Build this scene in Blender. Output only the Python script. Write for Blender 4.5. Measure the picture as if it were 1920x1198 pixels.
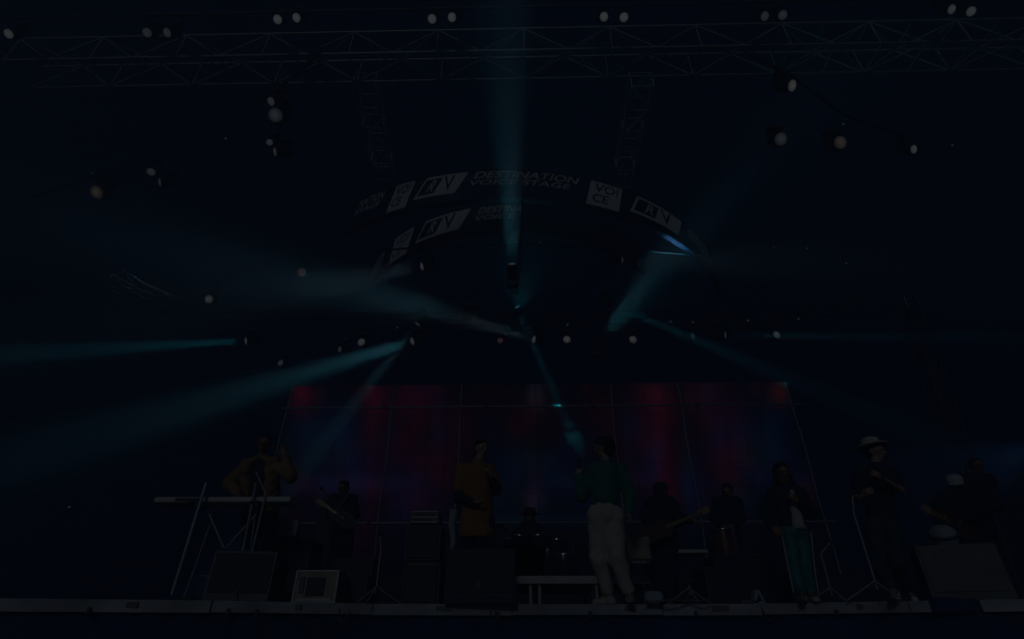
import bpy, math, random
import numpy as np
from mathutils import Vector, Matrix, Quaternion

random.seed(7)
rng = np.random.default_rng(7)
sc = bpy.context.scene
for _o in list(bpy.data.objects):
    bpy.data.objects.remove(_o, do_unlink=True)

# ------------------------------------------------------------------ camera
CZ = 1.45                       # eye height above the pit floor
SZ = CZ + 0.35                  # stage floor height
FPX = 1005.0                    # focal length in pixels of the 1920 px wide photograph
PITCH = math.radians(30.9)
YAW = math.radians(1.2)
cam_d = bpy.data.cameras.new('camera')
cam = bpy.data.objects.new('camera', cam_d)
sc.collection.objects.link(cam)
cam.location = (0, 0, CZ)
cam.rotation_euler = (math.radians(90) + PITCH, 0, YAW)
cam_d.sensor_width = 36.0
cam_d.lens = 36.0 * FPX / 1920.0
cam_d.clip_start = 0.05
cam_d.clip_end = 800
sc.camera = cam

# ------------------------------------------------------------------ world, fill, exposure
EXPO = -5.0
world = bpy.data.worlds.new('World')
sc.world = world
world.use_nodes = True
wn = world.node_tree.nodes
bg = wn['Background']
bg.inputs['Color'].default_value = (0.006, 0.021, 0.092, 1)
bg.inputs['Strength'].default_value = 1.0
sun_d = bpy.data.lights.new('front_fill', 'SUN')  # front fill added from the crowd side to light the performers
sun_d.energy = 2.7
sun_d.angle = math.radians(8)
sun_d.color = (0.95, 0.97, 1.0)
sun = bpy.data.objects.new('front_fill', sun_d)
sc.collection.objects.link(sun)
sun.rotation_euler = (math.radians(66), 0, math.radians(-12))
vs = sc.view_settings
sc.display_settings.display_device = 'sRGB'
vs.view_transform = 'Standard'
vs.look = 'None'
vs.exposure = EXPO
vs.gamma = 1.0
vs.use_curve_mapping = False
cy = sc.cycles
cy.use_denoising = True
cy.denoiser = 'OPENIMAGEDENOISE'
cy.max_bounces = 5
cy.diffuse_bounces = 2
cy.glossy_bounces = 2
cy.volume_bounces = 1
cy.transparent_max_bounces = 8
cy.light_sampling_threshold = 0.0
cy.sample_clamp_indirect = 2.0
cy.use_adaptive_sampling = False

def ray(px, py):
    """direction of a photograph pixel, scaled so that y = 1"""
    u = px - 960.0
    v = 599.0 - py
    f = FPX * math.cos(PITCH) - v * math.sin(PITCH)
    z = FPX * math.sin(PITCH) + v * math.cos(PITCH)
    x = u * math.cos(YAW) - f * math.sin(YAW)
    y = u * math.sin(YAW) + f * math.cos(YAW)
    return Vector((x / y, 1.0, z / y))

def at(px, py, Y):
    d = ray(px, py)
    return Vector((d.x * Y, Y, CZ + d.z * Y))

def atz(px, py, Z):
    d = ray(px, py)
    k = (Z - CZ) / d.z
    return Vector((d.x * k, k, Z))

# ------------------------------------------------------------------ materials
MATS = {}
def mat(name, col, rough=0.6, metal=0.0, emit=None, estr=1.0, noise=0.25, nscale=12.0, bump=0.0, bscale=40.0, sheen=0.0):
    m = bpy.data.materials.new(name)
    m.use_nodes = True
    nt = m.node_tree
    p = nt.nodes['Principled BSDF']
    p.inputs['Roughness'].default_value = rough
    p.inputs['Metallic'].default_value = metal
    if sheen:
        p.inputs['Sheen Weight'].default_value = sheen
    tc = nt.nodes.new('ShaderNodeTexCoord')
    if noise > 0:
        n = nt.nodes.new('ShaderNodeTexNoise')
        n.inputs['Scale'].default_value = nscale
        n.inputs['Detail'].default_value = 6
        nt.links.new(tc.outputs['Object'], n.inputs['Vector'])
        r = nt.nodes.new('ShaderNodeValToRGB')
        r.color_ramp.elements[0].position = 0.3
        r.color_ramp.elements[1].position = 0.75
        a = 1 - noise; b = 1 + noise * 0.5
        r.color_ramp.elements[0].color = (col[0]*a, col[1]*a, col[2]*a, 1)
        r.color_ramp.elements[1].color = (min(1, col[0]*b), min(1, col[1]*b), min(1, col[2]*b), 1)
        nt.links.new(n.outputs['Fac'], r.inputs['Fac'])
        nt.links.new(r.outputs['Color'], p.inputs['Base Color'])
        mr = nt.nodes.new('ShaderNodeMapRange')
        mr.inputs['To Min'].default_value = max(0.02, rough - 0.12)
        mr.inputs['To Max'].default_value = min(1, rough + 0.12)
        nt.links.new(n.outputs['Fac'], mr.inputs['Value'])
        nt.links.new(mr.outputs['Result'], p.inputs['Roughness'])
    else:
        p.inputs['Base Color'].default_value = (*col, 1)
    if bump > 0:
        n2 = nt.nodes.new('ShaderNodeTexNoise')
        n2.inputs['Scale'].default_value = bscale
        n2.inputs['Detail'].default_value = 4
        nt.links.new(tc.outputs['Object'], n2.inputs['Vector'])
        bp = nt.nodes.new('ShaderNodeBump')
        bp.inputs['Strength'].default_value = bump
        bp.inputs['Distance'].default_value = 0.01
        nt.links.new(n2.outputs['Fac'], bp.inputs['Height'])
        nt.links.new(bp.outputs['Normal'], p.inputs['Normal'])
    if emit:
        p.inputs['Emission Color'].default_value = (*emit, 1)
        p.inputs['Emission Strength'].default_value = estr
    MATS[name] = m
    return m

M = dict(
    alu=mat('brushed_aluminium', (0.42, 0.50, 0.56), 0.5, 0.25, noise=0.3, nscale=30),
    dark_alu=mat('dulled_aluminium', (0.09, 0.11, 0.15), 0.6, 0.4, noise=0.3, nscale=20),
    chrome=mat('chromed_steel', (0.6, 0.6, 0.62), 0.2, 1.0, noise=0.15),
    pipe=mat('painted_grey_pipe', (0.45, 0.47, 0.5), 0.45, 0.4, noise=0.3, nscale=9),
    black=mat('black_plastic', (0.018, 0.03, 0.065), 0.5, noise=0.3),  # bluish tint puts the haze veil into the black
    blackcloth=mat('black_stage_cloth', (0.025, 0.06, 0.19), 0.95, noise=0.4, nscale=4, bump=0.4, bscale=80),  # navy in this black cloth stands in for the haze veil
    blackwood=mat('black_painted_plywood', (0.025, 0.045, 0.1), 0.6, noise=0.4, nscale=7, bump=0.2),  # black ply with the blue of the veil mixed in
    ground=mat('pit_floor', (0.05, 0.05, 0.05), 0.85, noise=0.5, nscale=3, bump=0.4),
    floor=mat('stage_floor_ply', (0.03, 0.04, 0.075), 0.55, noise=0.5, nscale=2.5, bump=0.2),  # blue haze veil mixed into the dark ply colour
    lip=mat('worn_white_edge_board', (0.42, 0.44, 0.49), 0.65, noise=0.5, nscale=2.2, bump=0.25, bscale=30),
    white=mat('off_white_plastic', (0.62, 0.63, 0.65), 0.5, noise=0.15),
    grey=mat('grey_vinyl', (0.17, 0.18, 0.2), 0.6, noise=0.35, nscale=6, bump=0.2, bscale=120),
    grille=mat('dark_grille', (0.06, 0.075, 0.11), 0.55, 0.3, noise=0.3, nscale=5, bump=0.5, bscale=200),
    tweed=mat('tan_tweed_covering', (0.42, 0.37, 0.28), 0.8, noise=0.35, nscale=9, bump=0.4, bscale=160),
    brown=mat('dark_brown_lacquer', (0.09, 0.045, 0.03), 0.35, noise=0.2),
    spine=mat('spill_lit_aluminium', (0.62, 0.78, 0.85), 0.55, 0.0, noise=0.3, nscale=20),  # teal beam spill on the spine trusses put into a paler colour
    red=mat('red_lacquer', (0.14, 0.03, 0.03), 0.4, noise=0.1),
    brass=mat('brass', (0.5, 0.38, 0.16), 0.28, 1.0, noise=0.3, nscale=30),
    wood=mat('maple_wood', (0.45, 0.3, 0.16), 0.4, noise=0.3, nscale=20),
    blue_shell=mat('dark_blue_drum_shell', (0.03, 0.045, 0.1), 0.25, noise=0.15),
    drumhead=mat('drum_skin', (0.55, 0.56, 0.58), 0.55, noise=0.15),
    skin=mat('brown_skin', (0.3, 0.16, 0.1), 0.5, noise=0.12, nscale=30),
    skin2=mat('light_brown_skin', (0.42, 0.27, 0.19), 0.5, noise=0.12, nscale=30),
    hair=mat('black_hair', (0.012, 0.011, 0.012), 0.55, noise=0.4, nscale=60, bump=0.8, bscale=120),
    eye=mat('dark_eye', (0.02, 0.015, 0.012), 0.15, noise=0),
    green=mat('green_jacket_cloth', (0.012, 0.19, 0.145), 0.75, noise=0.3, nscale=7, bump=0.5, bscale=40, sheen=0.15),
    cream=mat('cream_cotton_trousers', (0.52, 0.48, 0.42), 0.85, noise=0.18, nscale=6, bump=0.4, bscale=60),
    boot=mat('beige_suede', (0.5, 0.46, 0.4), 0.85, noise=0.25, nscale=12, bump=0.3),
    orange=mat('ochre_orange_cloth', (0.33, 0.16, 0.055), 0.85, noise=0.2, nscale=6, bump=0.4, bscale=60),
    tan=mat('tan_jacket_cloth', (0.34, 0.2, 0.08), 0.85, noise=0.25, nscale=6, bump=0.4, bscale=60),
    teal=mat('teal_track_trousers', (0.015, 0.23, 0.26), 0.6, noise=0.2, nscale=6, bump=0.3, bscale=60),
    navy=mat('navy_cloth', (0.02, 0.035, 0.07), 0.85, noise=0.3, nscale=6, bump=0.4, bscale=60),
    denim=mat('dark_denim', (0.03, 0.06, 0.1), 0.85, noise=0.3, nscale=9, bump=0.4, bscale=120),
    dark=mat('black_cloth', (0.018, 0.03, 0.075), 0.9, noise=0.3, nscale=6, bump=0.4, bscale=60),  # black clothes, tinted navy to carry the veil of haze
    paleshirt=mat('pale_cotton', (0.5, 0.47, 0.47), 0.85, noise=0.15, nscale=6, bump=0.3, bscale=60),
    whitehat=mat('off_white_felt', (0.58, 0.55, 0.48), 0.9, noise=0.15, nscale=12, bump=0.3),
    paleblue=mat('pale_blue_cover', (0.38, 0.45, 0.52), 0.8, noise=0.2, nscale=6),
)

# ------------------------------------------------------------------ object helpers
COL = sc.collection
def link(o, parent=None):
    COL.objects.link(o)
    if parent is not None:
        o.parent = parent
    return o

def thing(name, label, cat, loc=(0, 0, 0), group=None, rotz=0.0):
    o = bpy.data.objects.new(name, None)
    COL.objects.link(o)
    o.empty_display_size = 0.1
    o.location = loc
    o.rotation_euler = (0, 0, rotz)
    o['label'] = label
    o['category'] = cat
    if group:
        o['group'] = group
    return o

def tag(o, label, cat, group=None):
    o['label'] = label
    o['category'] = cat
    if group:
        o['group'] = group
    return o

class MB:
    """collects shapes, then links them as one mesh object"""
    def __init__(self):
        self.v = []; self.f = []; self.smooth = []
    def add(self, vs, fs, smooth=False):
        b = len(self.v)
        self.v += [tuple(p) for p in vs]
        self.f += [tuple(b + i for i in f) for f in fs]
        self.smooth += [smooth] * len(fs)
        return self
    def box(self, c, s, R=None, bev=0.0):
        c = Vector(c); hx, hy, hz = s[0]/2, s[1]/2, s[2]/2
        if bev > 0:
            b = min(bev, hx*.6, hy*.6, hz*.6)
            vs = []; idx = {}
            for sx in (-1, 1):
                for sy in (-1, 1):
                    for sz in (-1, 1):
                        for ax in range(3):
                            p = [sx*(hx-b), sy*(hy-b), sz*(hz-b)]
                            p[ax] = (sx, sy, sz)[ax]*(hx, hy, hz)[ax]
                            idx[(sx, sy, sz, ax)] = len(vs); vs.append(Vector(p))
            fs = []
            for ax in range(3):
                a1, a2 = (ax+1) % 3, (ax+2) % 3
                for s_ in (-1, 1):
                    q = []
                    for (i, j) in ((-1, -1), (1, -1), (1, 1), (-1, 1)):
                        k = [0, 0, 0]; k[ax] = s_; k[a1] = i; k[a2] = j
                        q.append(idx[(*k, ax)])
                    fs.append(q if s_ > 0 else q[::-1])
            for ax in range(3):
                a1, a2 = (ax+1) % 3, (ax+2) % 3
                for i in (-1, 1):
                    for j in (-1, 1):
                        k1 = [0, 0, 0]; k1[ax] = -1; k1[a1] = i; k1[a2] = j
                        k2 = list(k1); k2[ax] = 1
                        q = [idx[(*k1, a1)], idx[(*k2, a1)], idx[(*k2, a2)], idx[(*k1, a2)]]
                        fs.append(q if i*j < 0 else q[::-1])
            for sx in (-1, 1):
                for sy in (-1, 1):
                    for sz in (-1, 1):
                        q = [idx[(sx, sy, sz, 0)], idx[(sx, sy, sz, 1)], idx[(sx, sy, sz, 2)]]
                        fs.append(q if sx*sy*sz > 0 else q[::-1])
        else:
            vs = [Vector((x*hx, y*hy, z*hz)) for x in (-1, 1) for y in (-1, 1) for z in (-1, 1)]
            fs = [(0, 1, 3, 2), (4, 6, 7, 5), (0, 4, 5, 1), (2, 3, 7, 6), (0, 2, 6, 4), (1, 5, 7, 3)]
        if R is not None:
            vs = [R @ p for p in vs]
        return self.add([p + c for p in vs], fs)
    def tube(self, pts, r, n=8, caps=True, r2=None):
        pts = [Vector(p) for p in pts]
        rings = []
        prev = None
        m = len(pts)
        vs = []
        for i, p in enumerate(pts):
            d = (pts[min(i+1, m-1)] - pts[max(i-1, 0)])
            d = d.normalized() if d.length > 1e-9 else Vector((0, 0, 1))
            if prev is None:
                a = Vector((0, 0, 1)) if abs(d.z) < 0.9 else Vector((1, 0, 0))
                u = d.cross(a).normalized()
            else:
                u = (prev - d * prev.dot(d)).normalized()
            prev = u
            w = d.cross(u)
            rr = r if r2 is None else r + (r2 - r) * i / max(1, m-1)
            for k in range(n):
                t = 2*math.pi*k/n
                vs.append(p + (u*math.cos(t) + w*math.sin(t))*rr)
        fs = []
        for i in range(m-1):
            for k in range(n):
                k2 = (k+1) % n
                fs.append((i*n+k, i*n+k2, (i+1)*n+k2, (i+1)*n+k))
        self.add(vs, fs, True)
        if caps:
            self.add([vs[k] for k in range(n)], [tuple(range(n))[::-1]])
            self.add([vs[(m-1)*n+k] for k in range(n)], [tuple(range(n))])
        return self
    def lathe(self, prof, c=(0, 0, 0), axis=(0, 0, 1), n=24, smooth=True):
        """prof: list of (radius, height)"""
        ax = Vector(axis).normalized()
        a = Vector((1, 0, 0)) if abs(ax.x) < 0.9 else Vector((0, 1, 0))
        u = ax.cross(a).normalized(); w = ax.cross(u)
        c = Vector(c)
        vs = []
        for (r, h) in prof:
            for k in range(n):
                t = 2*math.pi*k/n
                vs.append(c + ax*h + (u*math.cos(t) + w*math.sin(t))*r)
        fs = []
        for i in range(len(prof)-1):
            for k in range(n):
                k2 = (k+1) % n
                fs.append((i*n+k, i*n+k2, (i+1)*n+k2, (i+1)*n+k))
        self.add(vs, fs, smooth)
        if prof[0][0] > 1e-6:
            self.add(vs[:n], [tuple(range(n))[::-1]])
        if prof[-1][0] > 1e-6:
            self.add(vs[-n:], [tuple(range(n))])
        return self
    def prism(self, poly, d, o=(0, 0, 0)):
        """poly in (x, z) swept along y by d"""
        n = len(poly); o = Vector(o)
        vs = [o + Vector((x, 0, z)) for x, z in poly] + [o + Vector((x, d, z)) for x, z in poly]
        fs = [tuple(range(n)), tuple(range(2*n-1, n-1, -1))]
        for i in range(n):
            j = (i+1) % n
            fs.append((i, i+n, j+n, j))
        return self.add(vs, fs)
    def mesh(self, name, m=None):
        me = bpy.data.meshes.new(name)
        me.from_pydata(self.v, [], self.f)
        me.polygons.foreach_set('use_smooth', self.smooth)
        if m is not None:
            me.materials.append(m)
        me.update()
        return me
    def build(self, name, m, parent=None, loc=None):
        o = bpy.data.objects.new(name, self.mesh(name, m))
        link(o, parent)
        if loc is not None:
            o.location = loc
        return o

_unit = {}
def unit_tube(m, n=8):
    k = (m.name, n)
    if k not in _unit:
        _unit[k] = MB().tube([(0, 0, 0), (0, 0, 1)], 1.0, n).mesh('rod', m)
    return _unit[k]

def rod(name, a, b, r, m, parent=None, n=8):
    """a round bar between two points that shares one mesh"""
    a = Vector(a); b = Vector(b)
    o = bpy.data.objects.new(name, unit_tube(m, n))
    link(o, parent)
    d = b - a
    q = d.to_track_quat('Z', 'Y')
    o.matrix_local = Matrix.Translation(a) @ q.to_matrix().to_4x4() @ Matrix.Diagonal((r, r, d.length, 1))
    return o

def copy_tree(o, parent=None):
    c = o.copy()
    COL.objects.link(c)
    c.parent = parent
    for ch in list(o.children):
        copy_tree(ch, c)
    return c

def rel(o, p):
    return Vector(p) - Vector(o.location)
# ------------------------------------------------------------------ the setting
def struct(o):
    o['kind'] = 'structure'
    return o
struct(MB().box((0, 60, -0.1), (400, 400, 0.2)).build('ground', M['ground']))
LIPX = [(-40, 1120), (0, 1121), (400, 1125), (700, 1131), (960, 1132), (1240, 1132), (1425, 1131), (1700, 1126), (1960, 1122)]
lip_pts = [atz(px, py, SZ) for px, py in LIPX]
# floor sheet following the front edge
fl = [(-16, lip_pts[0].y), *[(p.x, p.y) for p in lip_pts], (16, lip_pts[-1].y), (16, 17.0), (-16, 17.0)]
mb = MB()
n = len(fl)
mb.add([(x, y, SZ - 0.004) for x, y in fl] + [(x, y, SZ - 0.10) for x, y in fl],
       [tuple(range(n)), tuple(range(2*n-1, n-1, -1))] + [(i, i+n, (i+1) % n + n, (i+1) % n) for i in range(n)])
stage = struct(mb.build('stage_floor', M['floor']))
# front boards, each a piece of its own
for i in range(len(lip_pts)-1):
    a, b = lip_pts[i].copy(), lip_pts[i+1].copy()
    if i == 7:
        continue
    d = (b - a).normalized(); nrm = Vector((d.y, -d.x, 0)); nrm = nrm if nrm.y < 0 else -nrm
    g = 0.006
    a2, b2 = a + d*g, b - d*g
    lip_board = MB()
    q = [a2, b2, b2 + nrm*0.03, a2 + nrm*0.03]
    up = Vector((0, 0, 1))
    lo = 0.105 + 0.006*(i % 2)
    lip_board.add([p - up*0.001 for p in q] + [p - up*lo for p in q],
           [(0, 3, 2, 1), (4, 5, 6, 7), (0, 1, 5, 4), (1, 2, 6, 5), (2, 3, 7, 6), (3, 0, 4, 7)])
    lip_board.build('edge_board', M['lip'], stage)
# board 7 is broken by a dark cable ramp hanging over it
a, b = lip_pts[7], lip_pts[8]
cutA = atz(1742, 1125, SZ); cutB = atz(1832, 1124, SZ)
for (p, q) in ((a, cutA), (cutB, b)):
    d = (q-p).normalized()
    lb = MB()
    nrm = Vector((d.y, -d.x, 0)); nrm = nrm if nrm.y < 0 else -nrm
    Q = [p + d*.006, q, q + nrm*.03, p + d*.006 + nrm*.03]
    lb.add([x - Vector((0, 0, .001)) for x in Q] + [x - Vector((0, 0, .105)) for x in Q],
           [(0, 3, 2, 1), (4, 5, 6, 7), (0, 1, 5, 4), (1, 2, 6, 5), (2, 3, 7, 6), (3, 0, 4, 7)])
    lb.build('edge_board', M['lip'], stage)
mid = (cutA + cutB) / 2
ramp = MB()
w = (cutB - cutA).length + 0.04
ramp.box((0, 0.03, -0.05), (w, 0.12, 0.13), bev=0.02)
ramp.box((-w*.2, 0.05, 0.02), (w*.5, 0.1, 0.02), bev=0.005)
tag(ramp.build('folded_cloth', M['blackcloth'], None, mid), 'folded black cloth hanging over the gap in the pale stage edge', 'cloth')
# small steel clips and loose cable ends under the joints of the edge
for px, kind in ((436, 0), (488, 0), (920, 1), (931, 0), (1425, 1), (1300, 0), (180, 0), (640, 1), (1105, 0), (1560, 0)):
    c_ = atz(px, np.interp(px, [q[0] for q in LIPX], [q[1] for q in LIPX]), SZ) + Vector((0, -.045, -.1))
    if kind:
        q_ = MB().tube([c_ + Vector((0, 0, .05)), c_ + Vector((.01, -.01, -.03)), c_ + Vector((.04, 0, -.07)), c_ + Vector((.09, .0, -.05)), c_ + Vector((.11, .02, .03))], .007, 6)
        q_.build('cable_loop', M['grey'], stage)
    else:
        MB().box(c_, (.035, .02, .06), bev=.004).build('clip', M['dark_alu'], stage)
for px, w_ in ((250, .16), (560, .1), (830, .2), (1180, .12), (1350, .22), (1610, .1)):
    c_ = atz(px, np.interp(px, [q[0] for q in LIPX], [q[1] for q in LIPX]), SZ) + Vector((0, -.034, -.045))
    MB().box(c_, (w_, .004, .05)).build('tape_strip', M['grey'], stage)
# pleated skirt under the edge
sk = MB()
xs = np.linspace(-16, 16, 640)
lx = [-16.1] + [p.x for p in lip_pts] + [16.1]; ly = [lip_pts[0].y] + [p.y for p in lip_pts] + [lip_pts[-1].y]
vs_ = []
for i, x in enumerate(xs):
    y = np.interp(x, lx, ly) + 0.03 + 0.02*math.sin(x*19) + 0.01*math.sin(x*47+1)
    vs_ += [(x, y, SZ - 0.101), (x, y - 0.02*math.sin(x*19), 0.0)]
sk.add(vs_, [(2*i, 2*i+1, 2*i+3, 2*i+2) for i in range(len(xs)-1)], True)
o = sk.build('stage_skirt', M['blackcloth']); tag(o, 'black pleated cloth skirt under the pale stage edge', 'skirt')

# ------------------------------------------------------------------ trusses
def frame_at(pts, i):
    m = len(pts)
    d = (pts[min(i+1, m-1)] - pts[max(i-1, 0)]).normalized()
    up = Vector((0, 0, 1))
    s = d.cross(up).normalized()
    return d, s, up

def truss(name, label, cat, pts, w, h, bay, m, r=0.025, rb=0.012, group=None, segs=None):
    """box truss along a centre line: four chords and the lacing, every bar a part"""
    pts = [Vector(p) for p in pts]
    t = thing(name, label, cat, pts[0], group)
    # resample
    L = [0]
    for i in range(1, len(pts)):
        L.append(L[-1] + (pts[i]-pts[i-1]).length)
    nb = max(1, round(L[-1]/bay))
    P = []
    for k in range(nb+1):
        s = L[-1]*k/nb
        j = max(0, min(len(pts)-2, next((q for q in range(len(L)-1) if L[q+1] >= s - 1e-9), len(pts)-2)))
        f = (s - L[j])/max(1e-9, L[j+1]-L[j])
        P.append(pts[j].lerp(pts[j+1], f))
    straight = len(pts) == 2
    vert = abs((pts[-1]-pts[0]).normalized().z) > 0.9
    C = []
    for k in range(nb+1):
        d = (P[min(k+1, nb)] - P[max(k-1, 0)]).normalized()
        if vert:
            s, u = Vector((1, 0, 0)), Vector((0, 1, 0))
        else:
            s = d.cross(Vector((0, 0, 1))).normalized(); u = s.cross(d).normalized()
        C.append([P[k] + s*(sx*w/2) + u*(sz*h/2) - t.location for sx, sz in ((-1, -1), (1, -1), (1, 1), (-1, 1))])
    for c in range(4):
        if straight:
            rod('chord', C[0][c], C[-1][c], r, m, t)
        else:
            MB().tube([q[c] for q in C], r, 8).build('chord', m, t)
    for k in range(nb):
        for f in range(4):
            a, b = f, (f+1) % 4
            if (k + f) % 2:
                a, b = b, a
            rod('brace', C[k][a], C[k+1][b], rb, m, t, 6)
    for k in range(0, nb+1, 1 if nb < 30 else 2):
        for f in range(4):
            if f % 2 == 0 or k % 2 == 0:
                rod('strut', C[k][f], C[k][(f+1) % 4], rb, m, t, 6)
    return t

ZB = CZ + 11.4        # centre of the big front truss
YT = 7.35
tL = at(60, 120, 7.35); tR = at(1900, 110, 7.35)
truss('box_truss', 'wide aluminium box truss crossing the whole top of the stage', 'truss',
      [(-11.4, YT, ZB), (12.6, YT, ZB)], 0.69, 0.8, 0.95, M['alu'], 0.032, 0.018)
# two trusses that run back from it to the ring
for (px, py, px2, py2, lab) in ((684, 150, 722, 325, 'aluminium truss running back from the top truss to the left side of the banner ring'),
                          (1203, 150, 1166, 340, 'aluminium truss running back from the top truss to the right side of the banner ring')):
    zc = CZ + 11.2
    a = atz(px, py, zc); b = atz(px2, py2, zc)
    a.z = b.z = zc
    truss('spine_truss', lab, 'truss', [a, b], 0.5, 0.5, 0.6, M['spine'], 0.034, 0.017, group='trusses running back to the banner ring')
# curved rear truss that carries the moving heads
RZ = CZ + 7.9
rear_px = [(215, 522), (240, 540), (340, 582), (480, 598), (620, 602), (800, 604), (960, 604), (1140, 602), (1320, 600), (1500, 592), (1690, 558), (1770, 515)]
rear = [atz(x, y, RZ) for x, y in rear_px]
truss('rear_truss', 'long curved dark truss across the back carrying the beam lights', 'truss',
      rear, 0.4, 0.4, 0.7, M['dark_alu'], 0.022, 0.011)
# tower at the right
tb = at(1790, 890, 10.5); tb.z = SZ
tt = at(1700, 560, 11.0)
truss('truss_tower', 'upright truss tower standing at the right side of the stage', 'tower', [tb, tt], 0.3, 0.3, 0.45, M['dark_alu'], 0.022, 0.01)

# ------------------------------------------------------------------ lit banner rings
def glow(name, col, strength, base=(0.3, 0.3, 0.3)):
    return mat(name, base, 0.4, emit=col, estr=strength, noise=0)
M['sign'] = glow('lit_sign_panel', (0.72, 0.86, 1.0), 0.42)
M['sign_ink'] = mat('dark_sign_lettering', (0.012, 0.02, 0.035), 0.6, emit=(0.25, 0.5, 0.8), estr=0.02, noise=0)
M['sign_text'] = glow('lit_sign_lettering', (0.72, 0.86, 1.0), 0.36)
M['band'] = mat('dark_led_band', (0.02, 0.045, 0.12), 0.5, noise=0.3, nscale=10)  # navy raised so the dark band carries the haze veil

def font_mesh(txt, size=1.0):
    c = bpy.data.curves.new('lettering', 'FONT')
    c.body = txt; c.size = size; c.resolution_u = 3
    c.offset = 0.012
    o = bpy.data.objects.new('lettering', c)
    COL.objects.link(o)
    dg = bpy.context.evaluated_depsgraph_get(); dg.update()
    me = o.evaluated_get(dg).to_mesh()
    v = [tuple(p.co) for p in me.vertices]; f = [tuple(p.vertices) for p in me.polygons]
    o.evaluated_get(dg).to_mesh_clear()
    bpy.data.objects.remove(o); bpy.data.curves.remove(c)
    return v, f

class Ring:
    def __init__(self, cx, cy, R, zt, h):
        self.c = (cx, cy); self.R = R; self.zt = zt; self.h = h
    def phi(self, px, py):
        p = atz(px, py, self.zt)
        return math.asin(max(-1, min(1, (p.x - self.c[0])/self.R)))
    def pt(self, phi, t, out=0.0):
        """t metres below the top edge"""
        R = self.R + out
        return Vector((self.c[0] + R*math.sin(phi), self.c[1] - R*math.cos(phi), self.zt - t))
    def band(self, name, label, a0, a1, thick=0.12):
        t = thing(name, label, 'led ring', self.pt(0, 0))
        seg = 18
        for k in range(seg):
            b0 = a0 + (a1-a0)*k/seg + 0.0012; b1 = a0 + (a1-a0)*(k+1)/seg - 0.0012
            mb = MB()
            sub = 3
            for j in range(sub):
                c0 = b0 + (b1-b0)*j/sub; c1 = b0 + (b1-b0)*(j+1)/sub
                q = [self.pt(c0, 0), self.pt(c1, 0), self.pt(c1, self.h), self.pt(c0, self.h)]
                r = [self.pt(c0, 0, -thick), self.pt(c1, 0, -thick), self.pt(c1, self.h, -thick), self.pt(c0, self.h, -thick)]
                vs = [p - t.location for p in q + r]
                mb.add(vs, [(0, 1, 2, 3), (7, 6, 5, 4), (0, 4, 5, 1), (3, 2, 6, 7), (0, 3, 7, 4), (1, 5, 6, 2)])
            mb.build('led_panel', M['band'], t)
        for tt in (0.0, self.h):
            pts = [self.pt(a0 + (a1-a0)*k/60, tt, 0.03) - t.location for k in range(61)]
            MB().tube(pts, 0.018, 6).build('rim_tube', M['dark_alu'], t)
        return t
    def patch(self, name, m, parent, a0, a1, t0, t1, shear=0.0, out=0.012, nx=10, depth=0.02, hole=None):
        """plate on the ring face, slanted by shear (metres per metre of height)"""
        mb = MB()
        def P(u, v, o):
            t = t0 + (t1-t0)*v
            return self.pt(a0 + (a1-a0)*u - shear*(t)/self.R, t, o) - parent_loc
        parent_loc = Vector(parent.location) if parent.parent is None else Vector(parent.parent.location)
        for i in range(nx):
            u0, u1 = i/nx, (i+1)/nx
            vs = [P(u0, 0, out), P(u1, 0, out), P(u1, 1, out), P(u0, 1, out)]
            vs2 = [P(u0, 0, out-depth*.5), P(u1, 0, out-depth*.5), P(u1, 1, out-depth*.5), P(u0, 1, out-depth*.5)]
            fs = [(0, 3, 2, 1), (0, 1, 5, 4), (3, 7, 6, 2)]
            if i == 0: fs.append((0, 4, 7, 3))
            if i == nx-1: fs.append((1, 2, 6, 5))
            mb.add(vs + vs2, fs)
        return mb.build(name, m, parent)
    def text(self, txt, m, parent, a0, a1, t0, t1, shear=0.0, out=0.02):
        v, f = font_mesh(txt)
        xs = [p[0] for p in v]; ys = [p[1] for p in v]
        x0, x1, y0, y1 = min(xs), max(xs), min(ys), max(ys)
        loc = Vector(parent.location)
        vs = []
        for p in v:
            u = (p[0]-x0)/(x1-x0); w = 1-(p[1]-y0)/(y1-y0)
            t = t0 + (t1-t0)*w
            vs.append(self.pt(a0 + (a1-a0)*u - shear*t/self.R, t, out) - loc)
        return MB().add(vs, f).build('lettering', m, parent)

ZR = CZ + 10.45
outer = Ring(-0.58, 17.58, 7.65, ZR, 1.0)
inner = Ring(-0.30, 16.20, 4.99, ZR, 0.95)
ro = outer.band('banner_ring', 'outer and nearer dark ring carrying the upper row of lit white logos', -0.60, 1.16)
ri = inner.band('banner_ring', 'inner dark ring behind carrying the lower row of lit white logos', -1.14, 0.95)
ri['group'] = ro['group'] = 'banner rings over the stage'

def square_logo(R, root, a, b):
    a0, a1 = R.phi(*a), R.phi(*b)
    R.patch('logo_panel', M['sign'], root, a0, a1, -0.04, 0.88, 0.25)
    w = a1-a0
    R.text('VO!', M['sign_ink'], root, a0+w*.14, a1-w*.12, 0.08, 0.38, 0.25)
    R.text('CE', M['sign_ink'], root, a0+w*.14, a1-w*.38, 0.46, 0.76, 0.25)
def rv_logo(R, root, a, b):
    a0, a1 = R.phi(*a), R.phi(*b)
    w = a1-a0
    R.patch('logo_panel', M['sign'], root, a0, a1, 0.02, 0.70, 0.5)
    R.patch('logo_inset', M['sign_ink'], root, a0+w*.05, a0+w*.45, 0.11, 0.61, 0.5, out=0.018, nx=5)
    R.text('R', M['sign'], root, a0+w*.24, a0+w*.40, 0.17, 0.55, 0.5, 0.026)
    R.text('V', M['sign_ink'], root, a0+w*.45, a0+w*.70, 0.08, 0.58, 0.1, 0.022)
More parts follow.
